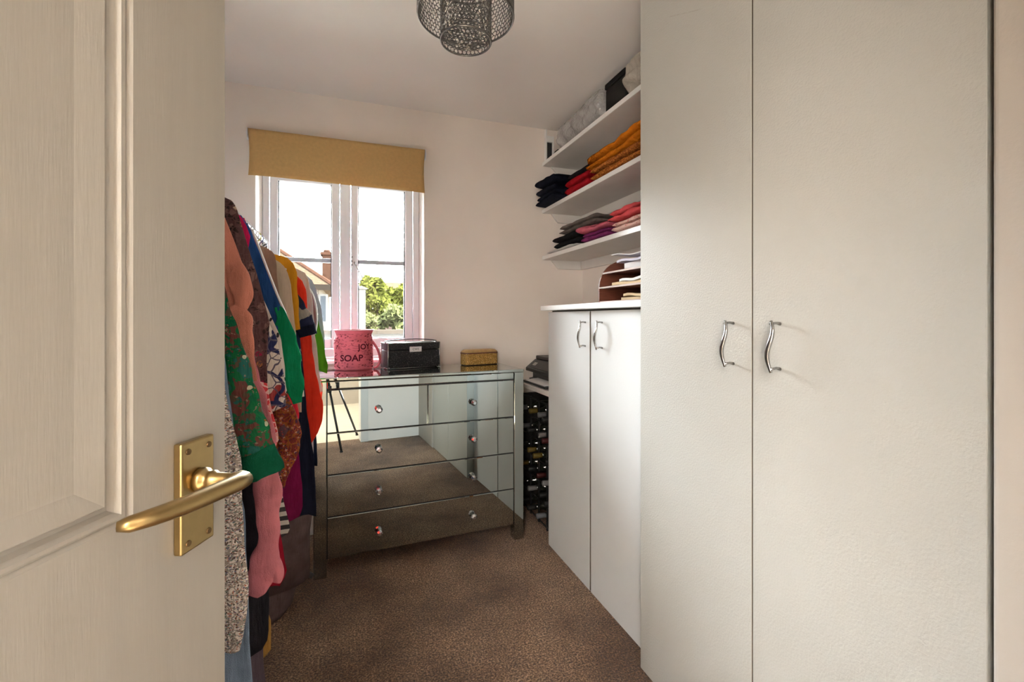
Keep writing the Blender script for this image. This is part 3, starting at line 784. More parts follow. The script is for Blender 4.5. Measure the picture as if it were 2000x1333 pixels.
GR = 'garments hanging on the clothes rail'
def interp(pts, z):
    if z >= pts[0][1]: return pts[0][0]
    for (xa, za), (xb, zb) in zip(pts, pts[1:]):
        if za >= z >= zb: return xa + (xb - xa) * (za - z) / max(1e-6, za - zb)
    return pts[-1][0]
def garment(name, label, Y, edge, mat, hanger='hook_white', th=.011, sleeve=None, cuff=None, smat=None, cmat=None, fold=.008, freq=58, cat='garment', piping=None, left=None, extra=None):
    e3 = [atY(px, py, Y) for px, py in edge]
    pts = [(p.x, p.z) for p in e3]
    zhem = pts[-1][1]
    # the shoulder line climbs from the seen edge to the neck on the hanger
    ztop = min(1.488, pts[0][1] + .012 + .42 * max(0, pts[0][0] - RX - .05)); ztop = max(ztop, pts[0][1] + .006)
    pts = [(min(pts[0][0], RX + .045), ztop)] + pts
    t = thing(name, label, cat, (RX, Y, zhem), GR)
    rnd = random.Random(hash_(label)); ph = rnd.uniform(0, 6)
    m = MB(); N = 44; rows = 46; rr = []
    for i in range(rows + 1):
        s = i / rows; z = ztop + (zhem - ztop) * s
        xr = interp(pts, z)
        hw = max(.035, xr - RX); lw = min(hw, RX - (XL + .04))
        if left: lw = min(lw, left)
        grow = min(1, max(0, (ztop - z) / .12)); ring = []
        for k in range(N):
            a = 2 * math.pi * k / N; ca, sa = math.cos(a), math.sin(a)
            cx = math.copysign(abs(ca) ** .75, ca); x = RX + cx * (hw if ca > 0 else lw)
            # folds, fading at the outer edge so that the outline stays
            fo = fold * grow * (math.sin(x * freq + ph + 1.2 * math.sin(z * 5 + ph)) + .6 * math.sin(x * freq * 2.1 + 2 * ph)) * (1 - .75 * abs(ca) ** 6)
            y = Y + sa * th * (.45 + .55 * grow) * (.6 + .4 * (1 - ca * ca)) + fo
            zz = z + (.010 * math.sin(x * freq * .8 + ph) * s * s if i == rows else 0)
            xx = x + (.004 * noise.noise(Vector((z * 16, Y * 9, ph))) if abs(ca) > .9 else 0)
            ring.append((xx, y, zz))
        rr.append(ring)
    m.rings(rr); m.build('body', mat, t, smooth=True)
    def sl(nm, spec, mt, dy, flat, par=t):
        p3 = []
        for px, py, hwp in spec:
            c = atY(px, py, Y + dy); e = atY(px + hwp, py, Y + dy); p3.append((c.x, c.y, c.z, max(.006, e.x - c.x)))
        sp = smooth_path(p3, 8); mm = MB()
        mm.tube([q[:3] for q in sp], [q[3] for q in sp], 20, flat=flat, up=(0, 1, 0))
        out = []
        for (x, y, z) in mm.v:   # creases running round and along the sleeve
            q = noise.noise(Vector((x * 22 + ph, y * 22, z * 30))) * .010 + noise.noise(Vector((x * 60, y * 40 + ph, z * 34))) * .0055
            out.append((x + q * .8, y - q * 1.1, z))
        mm.v = out
        return mm.build(nm, mt, par, smooth=True)
    if sleeve: so = sl('sleeve', sleeve, smat or mat, -.012, .33)
    if cuff: sl('cuff', cuff, cmat or mat, -.012, .37, so)
    if piping: 
        pm = MB(); pp = [atY(px, py, Y - .004) for px, py in piping]; pm.tube([tuple(p) for p in smooth_path([tuple(p) for p in pp], 3)], .0035, 6); pm.build('piping', 'piping_white', t, smooth=True)
    if extra: extra(t, Y)
    # hanger
    if hanger:
        zn = min(ztop + .004, RZ - .03); hx = min(.15, max(.03, interp(pts, zn - .10) - RX - .035))
        h = thing('hanger', hanger.replace('hook_', '') + ' clothes hanger holding the ' + name.replace('_', ' ') + ' on the rail', 'hanger', (RX, Y, zn), 'hangers on the clothes rail')
        pts_ = [(RX, Y, zn), (RX, Y, zn + .012), (RX + .006, Y, RZ - .0275)]
        for k in range(11):
            q = R(-70 + 27 * k); pts_.append((RX + .0185 * math.cos(q), Y, RZ - .0075 + .0185 * math.sin(q)))
        MB().tube(pts_, .0021, 6).build('hook', hanger, h, smooth=True)
        MB().tube([(RX - hx, Y, zn - .085), (RX - hx * .4, Y, zn - .040), (RX, Y, zn), (RX + hx * .4, Y, zn - .040), (RX + hx, Y, zn - .085)], .0035, 8).build('arm', hanger, h, smooth=True)
        return t, h
    return t, None
def hash_(s):
    k = 7
    for ch in s: k = (k * 31 + ord(ch)) % 100003
    return k
for nm, c_ in (('hook_white', (.7, .7, .72)), ('hook_yellow', (.45, .42, .06)), ('hook_navy', (.02, .04, .14)), ('hook_black', (.015, .015, .015)), ('piping_white', (.85, .84, .80))): M(nm, c_, .4)
printed('c_knit', (.62, .56, .52), [(210, .36, (.36, .15, .11), 'blob'), (190, .34, (.12, .18, .15), 'blob'), (220, .34, (.14, .13, .19), 'blob'), (160, .32, (.70, .65, .60), 'blob'), (230, .36, (.10, .07, .06), 'blob'), (90, .06, (.30, .26, .23), 'line')], stretch=(1, 1, 1.3))
cloth('c_denim', (.20, .27, .38), .25)
printed('c_greenfloral', (.004, .075, .034), [(30, .52, (.10, .035, .03), 'noise'), (70, .53, (.006, .095, .034), 'noise'), (34, .60, (.015, .085, .075), 'noise'), (95, .58, (.075, .05, .035), 'noise'), (120, .66, (.20, .13, .10), 'noise'), (27, .13, (.50, .46, .34), 'blob'), (27, .05, (.33, .12, .03), 'blob')])
cloth('c_greencuff', (.004, .075, .040))
cloth('c_peach', (.62, .235, .165), .12)
cloth('c_pink', (.60, .20, .235), .15)
cloth('c_charcoal', (.022, .021, .026), .3)
cloth('c_mauvegrey', (.12, .09, .11), .2)
printed('c_brownprint', (.075, .040, .042), [(30, .54, (.15, .09, .085), 'noise'), (24, .31, (.38, .29, .22), 'blob'), (60, .56, (.03, .02, .02), 'noise'), (26, .16, (.14, .28, .23), 'blob'), (19, .16, (.22, .02, .05), 'blob'), (21, .18, (.26, .11, .05), 'blob'), (75, .07, (.09, .05, .05), 'line')])
printed('c_whiteprint', (.62, .57, .50), [(9, .66, (.30, .05, .05), 'noise'), (13, .05, (.02, .025, .08), 'line'), (30, .035, (.10, .09, .12), 'line'), (20, .17, (.03, .03, .10), 'blob'), (15, .14, (.25, .10, .05), 'blob')])
cloth('c_hotpink', (.62, .02, .11))
printed('c_redprint', (.55, .05, .06), [(60, .10, (.72, .45, .42), 'line'), (45, .25, (.66, .30, .28), 'blob')])
printed('c_rust', (.14, .028, .022), [(60, .10, (.22, .07, .02), 'line'), (80, .28, (.36, .19, .13), 'blob'), (100, .22, (.05, .02, .05), 'blob'), (30, .60, (.09, .05, .06), 'noise'), (140, .28, (.28, .05, .04), 'blob')])
cloth('c_crimson', (.36, .012, .03), .25)
cloth('c_blue', (.022, .075, .235), .12)
cloth('c_green', (.006, .235, .095), .15)
cloth('c_coral', (.82, .035, .06), .1)
printed('c_stars', (.66, .60, .54), [(34, .25, (.025, .025, .03), 'blob')])
cloth('c_taupe', (.33, .225, .155), .12)
cloth('c_beige', (.62, .50, .36), .08)
cloth('c_mustard', (.66, .285, .02), .12)
printed('c_navyprint', (.018, .022, .055), [(12, .60, (.30, .28, .25), 'noise'), (16, .2, (.36, .34, .30), 'blob')])
cloth('c_navy', (.012, .014, .030), .2)
cloth('c_red', (.80, .045, .022), .1)
cloth('c_white', (.74, .70, .67), .06)
cloth('c_mauve', (.36, .17, .17), .1)
cloth('c_paleblue', (.50, .55, .66), .1)
cloth('c_brightgreen', (.085, .30, .015), .15)
cloth('c_plum', (.22, .012, .075), .2)
striped('c_stripe', (.03, .03, .035), (.62, .60, .56), 11)
cloth('c_ochre', (.40, .22, .06), .1)

garment('cardigan', 'cream knitted cardigan flecked with red and green, nearest the door', 0.7900,
        [(330, 300), (395, 420), (418, 600), (436, 740), (447, 800), (460, 850), (468, 900), (472, 960), (478, 1040), (482, 1120), (483, 1190), (480, 1230), (470, 1258)], 'c_knit', th=.013)
garment('jeans', 'pair of faded blue jeans hanging below the flecked cardigan', 0.8395,
        [(360, 330), (400, 480), (440, 700), (462, 900), (478, 1050), (486, 1180), (490, 1260), (496, 1333), (504, 1480)], 'c_denim', cat='jeans')
garment('floral_blouse', 'dark green floral blouse with a plain green cuff', 0.8890,
        [(380, 330), (412, 430), (430, 560), (440, 660), (446, 760), (452, 860), (456, 960)], 'c_greenfloral',
        sleeve=[(425, 560, 16), (438, 640, 22), (450, 710, 34), (464, 780, 42), (482, 850, 46), (497, 890, 46)],
        cuff=[(495, 884, 46.5), (503, 905, 46), (513, 930, 44)], cmat='c_greencuff')
garment('peach_blouse', 'peach blouse with its sleeve tucked up at the elbow', 0.9385,
        [(410, 372), (440, 425), (455, 468), (470, 508), (482, 545), (480, 580), (470, 640), (468, 700), (470, 760)], 'c_peach',
        sleeve=[(428, 415, 6), (444, 465, 13), (457, 510, 19), (468, 550, 24), (475, 580, 21), (466, 604, 12)],
        cuff=[(450, 598, 12), (464, 622, 24), (476, 660, 21), (484, 700, 15), (490, 745, 8)])
garment('pink_dress', 'long dusty pink dress hanging with a gathered cuff near the floor', 0.9880,
        [(415, 395), (440, 470), (462, 560), (480, 650), (497, 730), (512, 800), (520, 850), (515, 900), (500, 930)], 'c_pink', fold=.008, freq=70,
        sleeve=[(470, 650, 12), (490, 740, 18), (506, 830, 24), (518, 920, 27), (522, 1000, 24), (524, 1060, 20), (517, 1100, 31), (506, 1140, 26), (494, 1165, 10)],
        cuff=[(520, 1088, 18), (534, 1106, 19), (540, 1124, 14), (538, 1138, 6)])
garment('brown_print_blouse', 'dark brown blouse with a cream and teal print', 1.0375,
        [(437, 385), (452, 389), (463, 405), (470, 432), (482, 470), (495, 515), (508, 560), (519, 600), (528, 632), (524, 680), (522, 740)], 'c_brownprint', hanger='hook_black')
garment('charcoal_coat', 'charcoal coat hanging almost to the floor behind the pink dress', 1.0870,
        [(445, 410), (470, 500), (487, 700), (500, 860), (512, 1000), (521, 1120), (527, 1200), (524, 1245), (512, 1272)], 'c_charcoal')
garment('grey_trousers', 'mauve grey trousers hanging under the charcoal coat', 1.1365,
        [(450, 430), (480, 700), (500, 1000), (512, 1200), (515, 1290), (518, 1360)], 'c_mauvegrey', cat='trousers')
garment('white_print_blouse', 'white blouse with navy and maroon swirls', 1.2355,
        [(450, 400), (466, 450), (484, 520), (502, 580), (520, 622), (540, 655), (550, 705), (557, 755), (562, 800)], 'c_whiteprint')
garment('hot_pink_top', 'hot pink top showing only at the shoulder', 1.2850,
        [(458, 412), (472, 424), (482, 440), (490, 462), (484, 490), (490, 600), (505, 700)], 'c_hotpink')
garment('red_print_dress', 'red and pale pink patterned dress behind the dusty pink one', 1.1860,
        [(450, 420), (475, 520), (500, 640), (515, 720), (528, 780), (540, 830), (545, 858), (538, 880)], 'c_redprint')
garment('red_gown', 'long crimson gown hanging to just above the carpet', 1.3345,
        [(460, 430), (490, 560), (515, 700), (530, 830), (540, 940), (547, 1030), (556, 1090), (561, 1118), (545, 1148)], 'c_crimson')
garment('rust_dress', 'rust red paisley dress with a gathered sleeve', 1.4335,
        [(470, 430), (495, 520), (520, 640), (540, 740), (556, 790), (560, 850), (556, 900), (548, 950), (540, 980)], 'c_rust',
        sleeve=[(548, 770, 10), (555, 800, 19), (563, 840, 24), (566, 868, 21), (560, 895, 17), (553, 925, 13), (547, 952, 7)])
garment('cream_coat', 'cream and ochre coat whose hem shows near the carpet', 1.3840,
        [(460, 430), (490, 600), (505, 900), (516, 1100), (522, 1190), (529, 1210), (529, 1270), (518, 1290)], 'c_ochre')
garment('star_top', 'white top scattered with black stars', 1.4830,
        [(468, 425), (478, 480), (500, 550), (526, 612), (548, 660), (557, 720), (562, 770)], 'c_stars')
garment('colour_block_top', 'blue and green colour-block top with white piping', 1.5325,
        [(474, 425), (490, 448), (508, 495), (525, 540), (541, 580), (552, 606), (556, 640), (560, 690)], 'c_blue', smat='c_green',
        sleeve=[(545, 600, 8), (551, 622, 13), (560, 660, 17), (569, 710, 19), (577, 760, 16), (581, 788, 11)],
        piping=[(492, 448), (510, 495), (527, 540), (543, 580), (556, 610), (570, 650), (580, 690), (588, 735), (592, 775)])
garment('coral_top', 'bright coral top peeping below the green sleeve', 1.5820,
        [(480, 430), (505, 490), (530, 570), (550, 650), (566, 735), (578, 780), (586, 815), (576, 826)], 'c_coral')
garment('taupe_cardigan', 'taupe cardigan between the blue top and the beige one', 1.6810,
        [(498, 476), (513, 481), (528, 488), (537, 499), (541, 520), (545, 580), (552, 650), (560, 720)], 'c_taupe')
garment('beige_jumper', 'plain beige long jumper', 1.7305,
        [(522, 500), (540, 508), (553, 517), (562, 531), (568, 556), (574, 620), (581, 690), (586, 750), (589, 800)], 'c_beige', fold=.006)
garment('mustard_top', 'mustard yellow top showing only at the shoulder', 1.8295,
        [(528, 495), (548, 499), (563, 504), (574, 515), (580, 532), (581, 560), (583, 590), (586, 640)], 'c_mustard')
garment('navy_print_shirt', 'navy printed shirt with a banded short sleeve', 1.8790,
        [(538, 505), (560, 535), (573, 560), (580, 590), (584, 640), (590, 720)], 'c_navyprint',
        sleeve=[(576, 575, 6), (584, 600, 12), (592, 622, 18), (598, 640, 20)], cuff=[(597, 637, 20.5), (600, 646, 20), (603, 656, 18)], cmat='c_navy')
garment('navy_dress', 'long navy dress hanging behind the red one', 1.9285,
        [(540, 508), (562, 540), (578, 600), (588, 680), (595, 760), (603, 830), (612, 890), (617, 960), (618, 1005)], 'c_navy')
garment('red_dress', 'bright red dress in front of the mirrored chest', 1.9780,
        [(558, 520), (578, 538), (590, 548), (597, 566), (601, 600), (605, 640), (611, 690), (617, 730), (624, 765), (631, 785), (629, 825), (618, 850), (608, 862)], 'c_red', freq=70)
garment('white_shirt', 'white shirt between the red dress and the mauve top', 2.0275,
        [(562, 515), (582, 526), (597, 533), (604, 546), (609, 580), (613, 630), (619, 690), (626, 740), (631, 765)], 'c_white', hanger='hook_yellow')
garment('mauve_top', 'mauve top with white edging', 2.0770,
        [(575, 530), (592, 545), (605, 565), (612, 580), (617, 605), (618, 630), (614, 652)], 'c_mauve', hanger='hook_navy', piping=[(603, 562), (612, 577), (618, 604), (619, 632), (615, 653)])
garment('pale_blue_shirt', 'pale blue shirt at the window end of the rail', 2.1760,
        [(585, 530), (598, 538), (609, 548), (618, 568), (627, 600), (632, 640), (635, 690)], 'c_paleblue')
garment('green_top', 'bright green top at the window end of the rail touching the chest', 2.1265,
        [(588, 535), (600, 560), (611, 590), (621, 622), (629, 655), (636, 695), (641, 715), (639, 727)], 'c_brightgreen')
garment('plum_skirt', 'plum skirt hanging low beside the mirrored chest', 1.7800,
        [(520, 500), (545, 540), (560, 650), (572, 780), (585, 900), (591, 950), (592, 990), (585, 1012)], 'c_plum', cat='skirt')
garment('striped_top', 'black and white striped top with its sleeve hanging low', 1.6315,
        [(490, 440), (520, 560), (540, 800), (550, 960), (560, 1000), (569, 1030), (562, 1046)], 'c_stripe')

# fabric laundry bag under the rail
cloth('c_bag', (.155, .105, .10), .3); M('bag_rim', (.02, .015, .015), .8)
def laundry_bag():
    c = Vector((-.40, 2.07, 0))
    t = thing('laundry_bag', 'soft grey brown laundry bag on the carpet under the rail', 'bag', c)
    m = MB(); rr = []; N = 32
    x1 = atY(613, 1000, 2.07).x - c.x; x0 = atY(577, 1160, 2.07).x - c.x
    for i in range(15):
        s = i / 14; z = .004 + .42 * s; rx = x0 * .92 + (x1 - x0 * .92) * min(1, s * 1.1); rx *= (.9 if i == 0 else 1); ry = .13
        rr.append([(c.x + rx * math.cos(a) * (1 + .03 * noise.noise(Vector((math.cos(a) * 3, math.sin(a) * 3, z * 9)))), c.y + ry * math.sin(a) * (1 + .05 * noise.noise(Vector((math.cos(a) * 4, math.sin(a) * 3, z * 12 + 3)))), z) for a in [2 * math.pi * k / N for k in range(N)]])
    top = rr[-1]
    rr += [[(c.x + (p[0] - c.x) * .95, c.y + (p[1] - c.y) * .93, p[2] - dz) for p in top] for dz in (0, .05, .3)]
    m.rings(rr); m.build('body', 'c_bag', t, smooth=True)
    MB().tube([(p[0], p[1], p[2] - .018) for p in top], .0045, 6, close=True).build('rim', 'bag_rim', t, smooth=True)
laundry_bag()

# ------------------------------------------------------------------ folded clothes and boxes on the shelves
def folded(name, label, x0, x1, y0, y1, z, h, mat, n=2, seed=0, group=None, slump=0.0, cat='clothes', amp=.006):
    t = thing(name, label, cat, ((x0 + x1) / 2, (y0 + y1) / 2, z), group)
    lh = h / n; rnd = random.Random(seed)
    for j in range(n):
        m = MB(); rr = []; zc = z + lh * (j + .5); ox = rnd.uniform(-.008, .008); oy = rnd.uniform(-.008, .008)
        nr = 22; N = 26
        for i in range(nr + 1):
            s = i / nr; e = min(1, (1 - abs(2 * s - 1)) * 5) ** .5
            y = y0 + (y1 - y0) * s + oy; ring = []
            for k in range(N):
                a = 2 * math.pi * k / N; ca, sa = math.cos(a), math.sin(a)
                X = (x0 + x1) / 2 + ox + math.copysign(abs(ca) ** .35, ca) * (x1 - x0) / 2 * (.97 + .03 * e)
                Z = zc + math.copysign(abs(sa) ** .6, sa) * lh * .49 * (.25 + .75 * e)
                nv = noise.noise(Vector((X * 14 + seed, y * 14, Z * 20 + j * 5)))
                Z += amp * nv * (1 if sa > 0 else .12) - slump * (s if slump > 0 else -(1 - s)) * (1 if sa > 0 else .3); X += amp * .8 * noise.noise(Vector((y * 18, Z * 30, seed + j)))
                ring.append((X, y, max(Z, z + .0005)))
            rr.append(ring)
        m.rings(rr); m.build('fold' if n > 1 else 'body', mat, t, smooth=True)
    return t
def yr(px): return atX(px, 400, SX).y
zt, zm, zl = 2.2055, 1.8985, 1.5950
cloth('f_navy', (.008, .010, .020), .3); cloth('f_red', (.30, .006, .012), .2); cloth('f_black', (.010, .010, .012), .3)
cloth('f_orange', (.62, .175, .008), .2, fold=40); printed('f_rustlace', (.42, .14, .025), [(70, .12, (.22, .06, .012), 'line')])
cloth('f_grey', (.16, .135, .12), .25); cloth('f_pink', (.62, .14, .19), .15); cloth('f_purple', (.20, .03, .12), .3)
cloth('f_coral', (.66, .085, .09), .2); printed('f_creamspot', (.66, .42, .36), [(80, .25, (.55, .12, .12), 'blob')]); cloth('f_white', (.70, .68, .66), .1); cloth('f_cream', (.56, .52, .47), .1)
FG = 'folded clothes on the wall shelves'
folded('folded_jeans', 'lower of the dark navy garments folded at the window end of the middle shelf', 1.135, 1.45, 2.43, 2.72, zm, .06, 'f_navy', 2, 1, FG)
folded('folded_jumper', 'upper of the dark navy garments folded at the window end of the middle shelf', 1.125, 1.44, 2.42, 2.715, zm + .061, .10, 'f_navy', 2, 2, FG, slump=-.02)
folded('folded_jumper', 'dark red jumper folded on the middle shelf', 1.19, 1.42, 2.13, 2.41, zm, .085, 'f_red', 2, 3, FG)
folded('folded_shirt', 'thin black shirt folded on top of the red jumper', 1.20, 1.42, 2.14, 2.40, zm + .087, .030, 'f_black', 1, 4, FG)
folded('folded_shirt', 'cream shirt lying over the black one on the middle shelf', 1.30, 1.46, 2.08, 2.38, zm + .118, .030, 'f_cream', 1, 5, FG)
folded('folded_blouse', 'rust lace top folded under the orange jumper', 1.175, 1.44, 1.66, 2.10, zm, .062, 'f_rustlace', 2, 6, FG)
folded('folded_jumper', 'bright orange jumper folded near the wardrobe', 1.165, 1.44, 1.62, 2.12, zm + .064, .085, 'f_orange', 2, 7, FG, slump=.035, amp=.014)
folded('folded_shirt', 'white shirt lying flat at the window end of the lowest shelf', 1.19, 1.40, 2.26, 2.66, zl, .018, 'f_white', 1, 8, FG)
folded('folded_jumper', 'black jumper folded under the grey one on the lowest shelf', 1.20, 1.44, 2.25, 2.60, zl + .019, .075, 'f_black', 2, 9, FG)
folded('folded_jumper', 'grey knitted jumper folded on top of the black one', 1.20, 1.42, 2.08, 2.52, zl + .096, .052, 'f_grey', 2, 10, FG)
folded('folded_blouse', 'purple top folded under the pink one', 1.18, 1.42, 1.93, 2.20, zl, .045, 'f_purple', 2, 11, FG)
folded('folded_blouse', 'salmon pink top draped over the purple one', 1.165, 1.42, 1.90, 2.235, zl + .047, .045, 'f_pink', 1, 12, FG, slump=-.03, amp=.012)
folded('folded_blouse', 'cream spotted top folded under the coral one', 1.175, 1.42, 1.60, 1.885, zl, .048, 'f_creamspot', 2, 13, FG)
folded('folded_blouse', 'coral red top folded near the wardrobe on the lowest shelf', 1.17, 1.42, 1.60, 1.90, zl + .05, .055, 'f_coral', 2, 14, FG, amp=.014)

def wrap_mat():
    m, t, b = _new('bubble_wrap')
    n = _noise(t, _coord(t), 14, 4)
    t.links.new(_ramp(t, n.outputs['Fac'], [(.3, (.62, .60, .59)), (.7, (.92, .90, .88))]), b.inputs['Base Color'])
    b.inputs['Roughness'].default_value = .07; b.inputs['Specular IOR Level'].default_value = 1.0; b.inputs['Alpha'].default_value = .5
    k = t.nodes.new('ShaderNodeTexVoronoi'); k.inputs['Scale'].default_value = 75; t.links.new(_coord(t), k.inputs['Vector'])
    _bump(t, b, k.outputs['Distance'], .8, .006)
wrap_mat()
M('roll_dark', (.075, .068, .068), .7, var=.3); cloth('white_bag', (.60, .54, .46), .12); M('case_dark', (.008, .0075, .0075), .8, spec=.2, bump=(300, .5, .002)); M('cardboard', (.34, .20, .07), .7, var=.3)
def top_shelf():
    cx, r = 1.285, .084; y0, y1 = 2.05, 2.605; zc = zt + r + .012
    t = thing('wrapped_roll', 'dark roll wrapped in crumpled bubble wrap on the top shelf', 'roll', (cx, (y0 + y1) / 2, zt))
    MB().lathe([(0, y0 + .03), (r * .80, y0 + .03), (r * .80, y1 - .10), (0, y1 - .10)], (cx, 0, zc), 28, 'y').build('roll', 'roll_dark', t, smooth=False)
    def wr(rad, seed, ya, yb_, am):
        m = MB(); rr = []; N = 56; nr = 44
        for i in range(nr + 1):
            s = i / nr; e = min(1, (s * 1.0) * 14 + .30) ** .5 * min(1, (1 - s) * 6 + .35) ** .5
            y = ya + (yb_ - ya) * s; ring = []
            for k in range(N):
                a = 2 * math.pi * k / N
                q = rad * e * (1 + am * noise.noise(Vector((math.cos(a) * 2.2 + seed, math.sin(a) * 2.2, y * 12))) + am * .5 * noise.noise(Vector((math.cos(a) * 6, math.sin(a) * 6 + seed, y * 36))))
                # bulge upward in the middle where the wrap is bunched
                zz = zc + q * math.sin(a) * (1 + (.18 * math.exp(-((s - .30) / .18) ** 2) if math.sin(a) > 0 else 0))
                ring.append((cx + q * math.cos(a), y, max(zz, zt + .001)))
            rr.append(ring)
        m.rings(rr); return m
    wr(r * 1.02, 1, y0, y1, .16).build('bubble_wrap_layer', 'bubble_wrap', t, smooth=True)
    yk = atX(1165, 170, cx).y
    MB().tube([(cx, yk + .04, zc + r * .8), (cx - .01, yk + .01, zc + r * 1.12), (cx - .015, yk - .0, zc + r * 1.32), (cx - .02, yk + .02, ZC - .022)], [.045, .020, .012, .022], 12, flat=.5).build('twisted_end', 'bubble_wrap', t, smooth=True)
    b = thing('storage_box', 'black fabric box between the wrapped roll and the white bag', 'box', (1.30, 1.95, zt))
    MB().box(1.235, 1.46, 1.862, 2.04, zt + .0005, zt + .145).build('body', 'case_dark', b, bevel=.008)
    MB().box(1.231, 1.464, 1.859, 2.043, zt + .146, zt + .175).build('lid', 'case_dark', b, bevel=.006)
    c = thing('carrier_bag', 'crumpled off-white bag on the top shelf next to the wardrobe', 'bag', (1.30, 1.6, zt))
    m = MB(); rr = []; N = 40; nr = 30; ya, yb_ = 1.45, 1.85
    for i in range(nr + 1):
        s = i / nr; e = (max(.02, math.sin(math.pi * min(1, .04 + s * .95)))) ** .26; y = ya + (yb_ - ya) * s; ring = []
        for k in range(N):
            a = 2 * math.pi * k / N; q = 1 + .20 * noise.noise(Vector((math.cos(a) * 2.5, math.sin(a) * 2.5, y * 14))) + .10 * math.sin(a * 7 + y * 30)
            ring.append((1.275 + .112 * e * q * math.cos(a), y, max(zt + .001, zt + .085 + .085 * e * q * math.sin(a))))
        rr.append(ring)
    m.rings(rr); m.build('body', 'white_bag', c, smooth=True)
    # small frame leaning by the back wall and a brown packet
    f = thing('picture_frame', 'small white frame standing on the top shelf against the window wall', 'frame', (1.26, YB - .02, zt))
    q = MB(); q.box(1.205, 1.215, YB - .03, YB - .005, zt + .0005, ZC - .01); q.box(1.255, 1.265, YB - .03, YB - .005, zt + .0005, zt + .17); q.box(1.215, 1.255, YB - .03, YB - .005, zt + .13, zt + .17)
    q.build('surround', 'white_edge', f, bevel=.002)
    MB().box(1.215, 1.255, YB - .015, YB - .008, zt + .001, zt + .13).build('picture', 'carcass', f)
    g = thing('paper_packet', 'brown paper packet at the window end of the top shelf', 'packet', (1.33, 2.66, zt))
    MB().prism([(1.275, 2.70, zt + .0005), (1.40, 2.70, zt + .0005), (1.40, 2.70, zt + .09), (1.36, 2.70, zt + .11), (1.28, 2.70, zt + .06)], (0, -.08, 0)).build('body', 'cardboard', g, bevel=.006)
    MB().box(1.235, 1.262, 2.605, 2.655, zt + .0005, zt + .045).build('tape_end', 'case_dark', g, bevel=.003)
top_shelf()

# ------------------------------------------------------------------ letter rack on the worktop
def letter_rack():
    z0 = 1.2542; xf, xb = 1.00, 1.30; yl, yn = 1.665, 1.36
    a = atX(1181, 588, 1.03); yl = a.y
    t = thing('letter_rack', 'dark wooden letter rack with curved ends holding papers', 'letter rack', (1.15, (yl + yn) / 2, z0))
    H = .185; pts = [(xf, z0), (xb, z0), (xb, z0 + H)]
    for k in range(9):
        q = R(90 + 90 * k / 8); pts.append((xf + .13 + .13 * math.cos(q), z0 + H - .12 + .12 * math.sin(q)))
    for y in (yl, yn):
        MB().prism([(x, y, z) for x, z in pts], (0, -.007, 0)).build('end_board', 'rack_wood', t)
    MB().box(xb - .006, xb, yn, yl - .007, z0, z0 + H).build('back_board', 'rack_wood', t)
    for i, (z, xs) in enumerate(((z0 + .0003, .004), (z0 + .060, .0), (z0 + .122, .018))):
        sh = MB().box(xf + xs, xb - .006, yn, yl - .007, z, z + .006).build('tray', 'rack_wood', t)
        MB().box(xf + xs - .002, xf + xs, yn, yl - .007, z - .0002 if i else z, z + .0066).build('tray_edge', 'rack_edge', sh)
    rnd = random.Random(3)
    def sheet(nm, label, xa, ya, z, w, l, th, mat, rot, bend=.0, grp='papers in the letter rack'):
        m = MB(); n = 6; rr = []
        for i in range(n + 1):
            s = i / n; yy = (s - .5) * l
            zz = bend * (math.sin(s * 7 + xa * 30)) + bend * .5
            rr.append([(-w / 2, yy, zz), (w / 2, yy, zz + bend * .4), (w / 2, yy, zz + th + bend * .4), (-w / 2, yy, zz + th)])
        m.rings(rr); m.xf(Matrix.Translation((xa, ya, z)) @ Matrix.Rotation(rot, 4, 'Z'))
        o = m.build(nm, mat); tag(o, label, 'paper', grp); return o
    ym = (yl + yn) / 2 - .03
    sheet('envelope', 'tan envelope in the lowest tray of the letter rack, under the other', 1.13, ym - .01, z0 + .007, .18, .20, .012, 'paper_manila', .05)
    sheet('envelope', 'tan envelope in the lowest tray of the letter rack, on top of the other', 1.12, ym - .02, z0 + .021, .17, .19, .010, 'paper_manila', -.06, .004)
    sheet('envelope', 'pale manila envelope in the middle tray of the letter rack', 1.11, ym, z0 + .067, .19, .24, .011, 'paper_manila', .03, .002)
    sheet('letter', 'folded letters lying on the manila envelope in the middle tray', 1.12, ym + .02, z0 + .083, .17, .17, .010, 'paper', -.1, .003)
    sheet('letter_pile', 'pile of white letters in the top tray of the letter rack', 1.14, ym - .02, z0 + .129, .17, .22, .028, 'paper', .04, .001)
    sheet('letter', 'lilac grey letter lying on top of the letter rack pile', 1.12, ym - .0, z0 + .1585, .18, .24, .009, 'paper_lilac', -.08, .005)
    sheet('letter', 'curled white letter topmost on the letter rack', 1.10, ym + .02, z0 + .184, .15, .22, .003, 'paper', .15, .006)
    b = MB().box(1.02, 1.16, yl + .004, yl + .018, z0, z0 + .052).build('notepad', 'paper', bevel=.002); tag(b, 'white block standing against the end of the letter rack', 'notepad')
letter_rack()

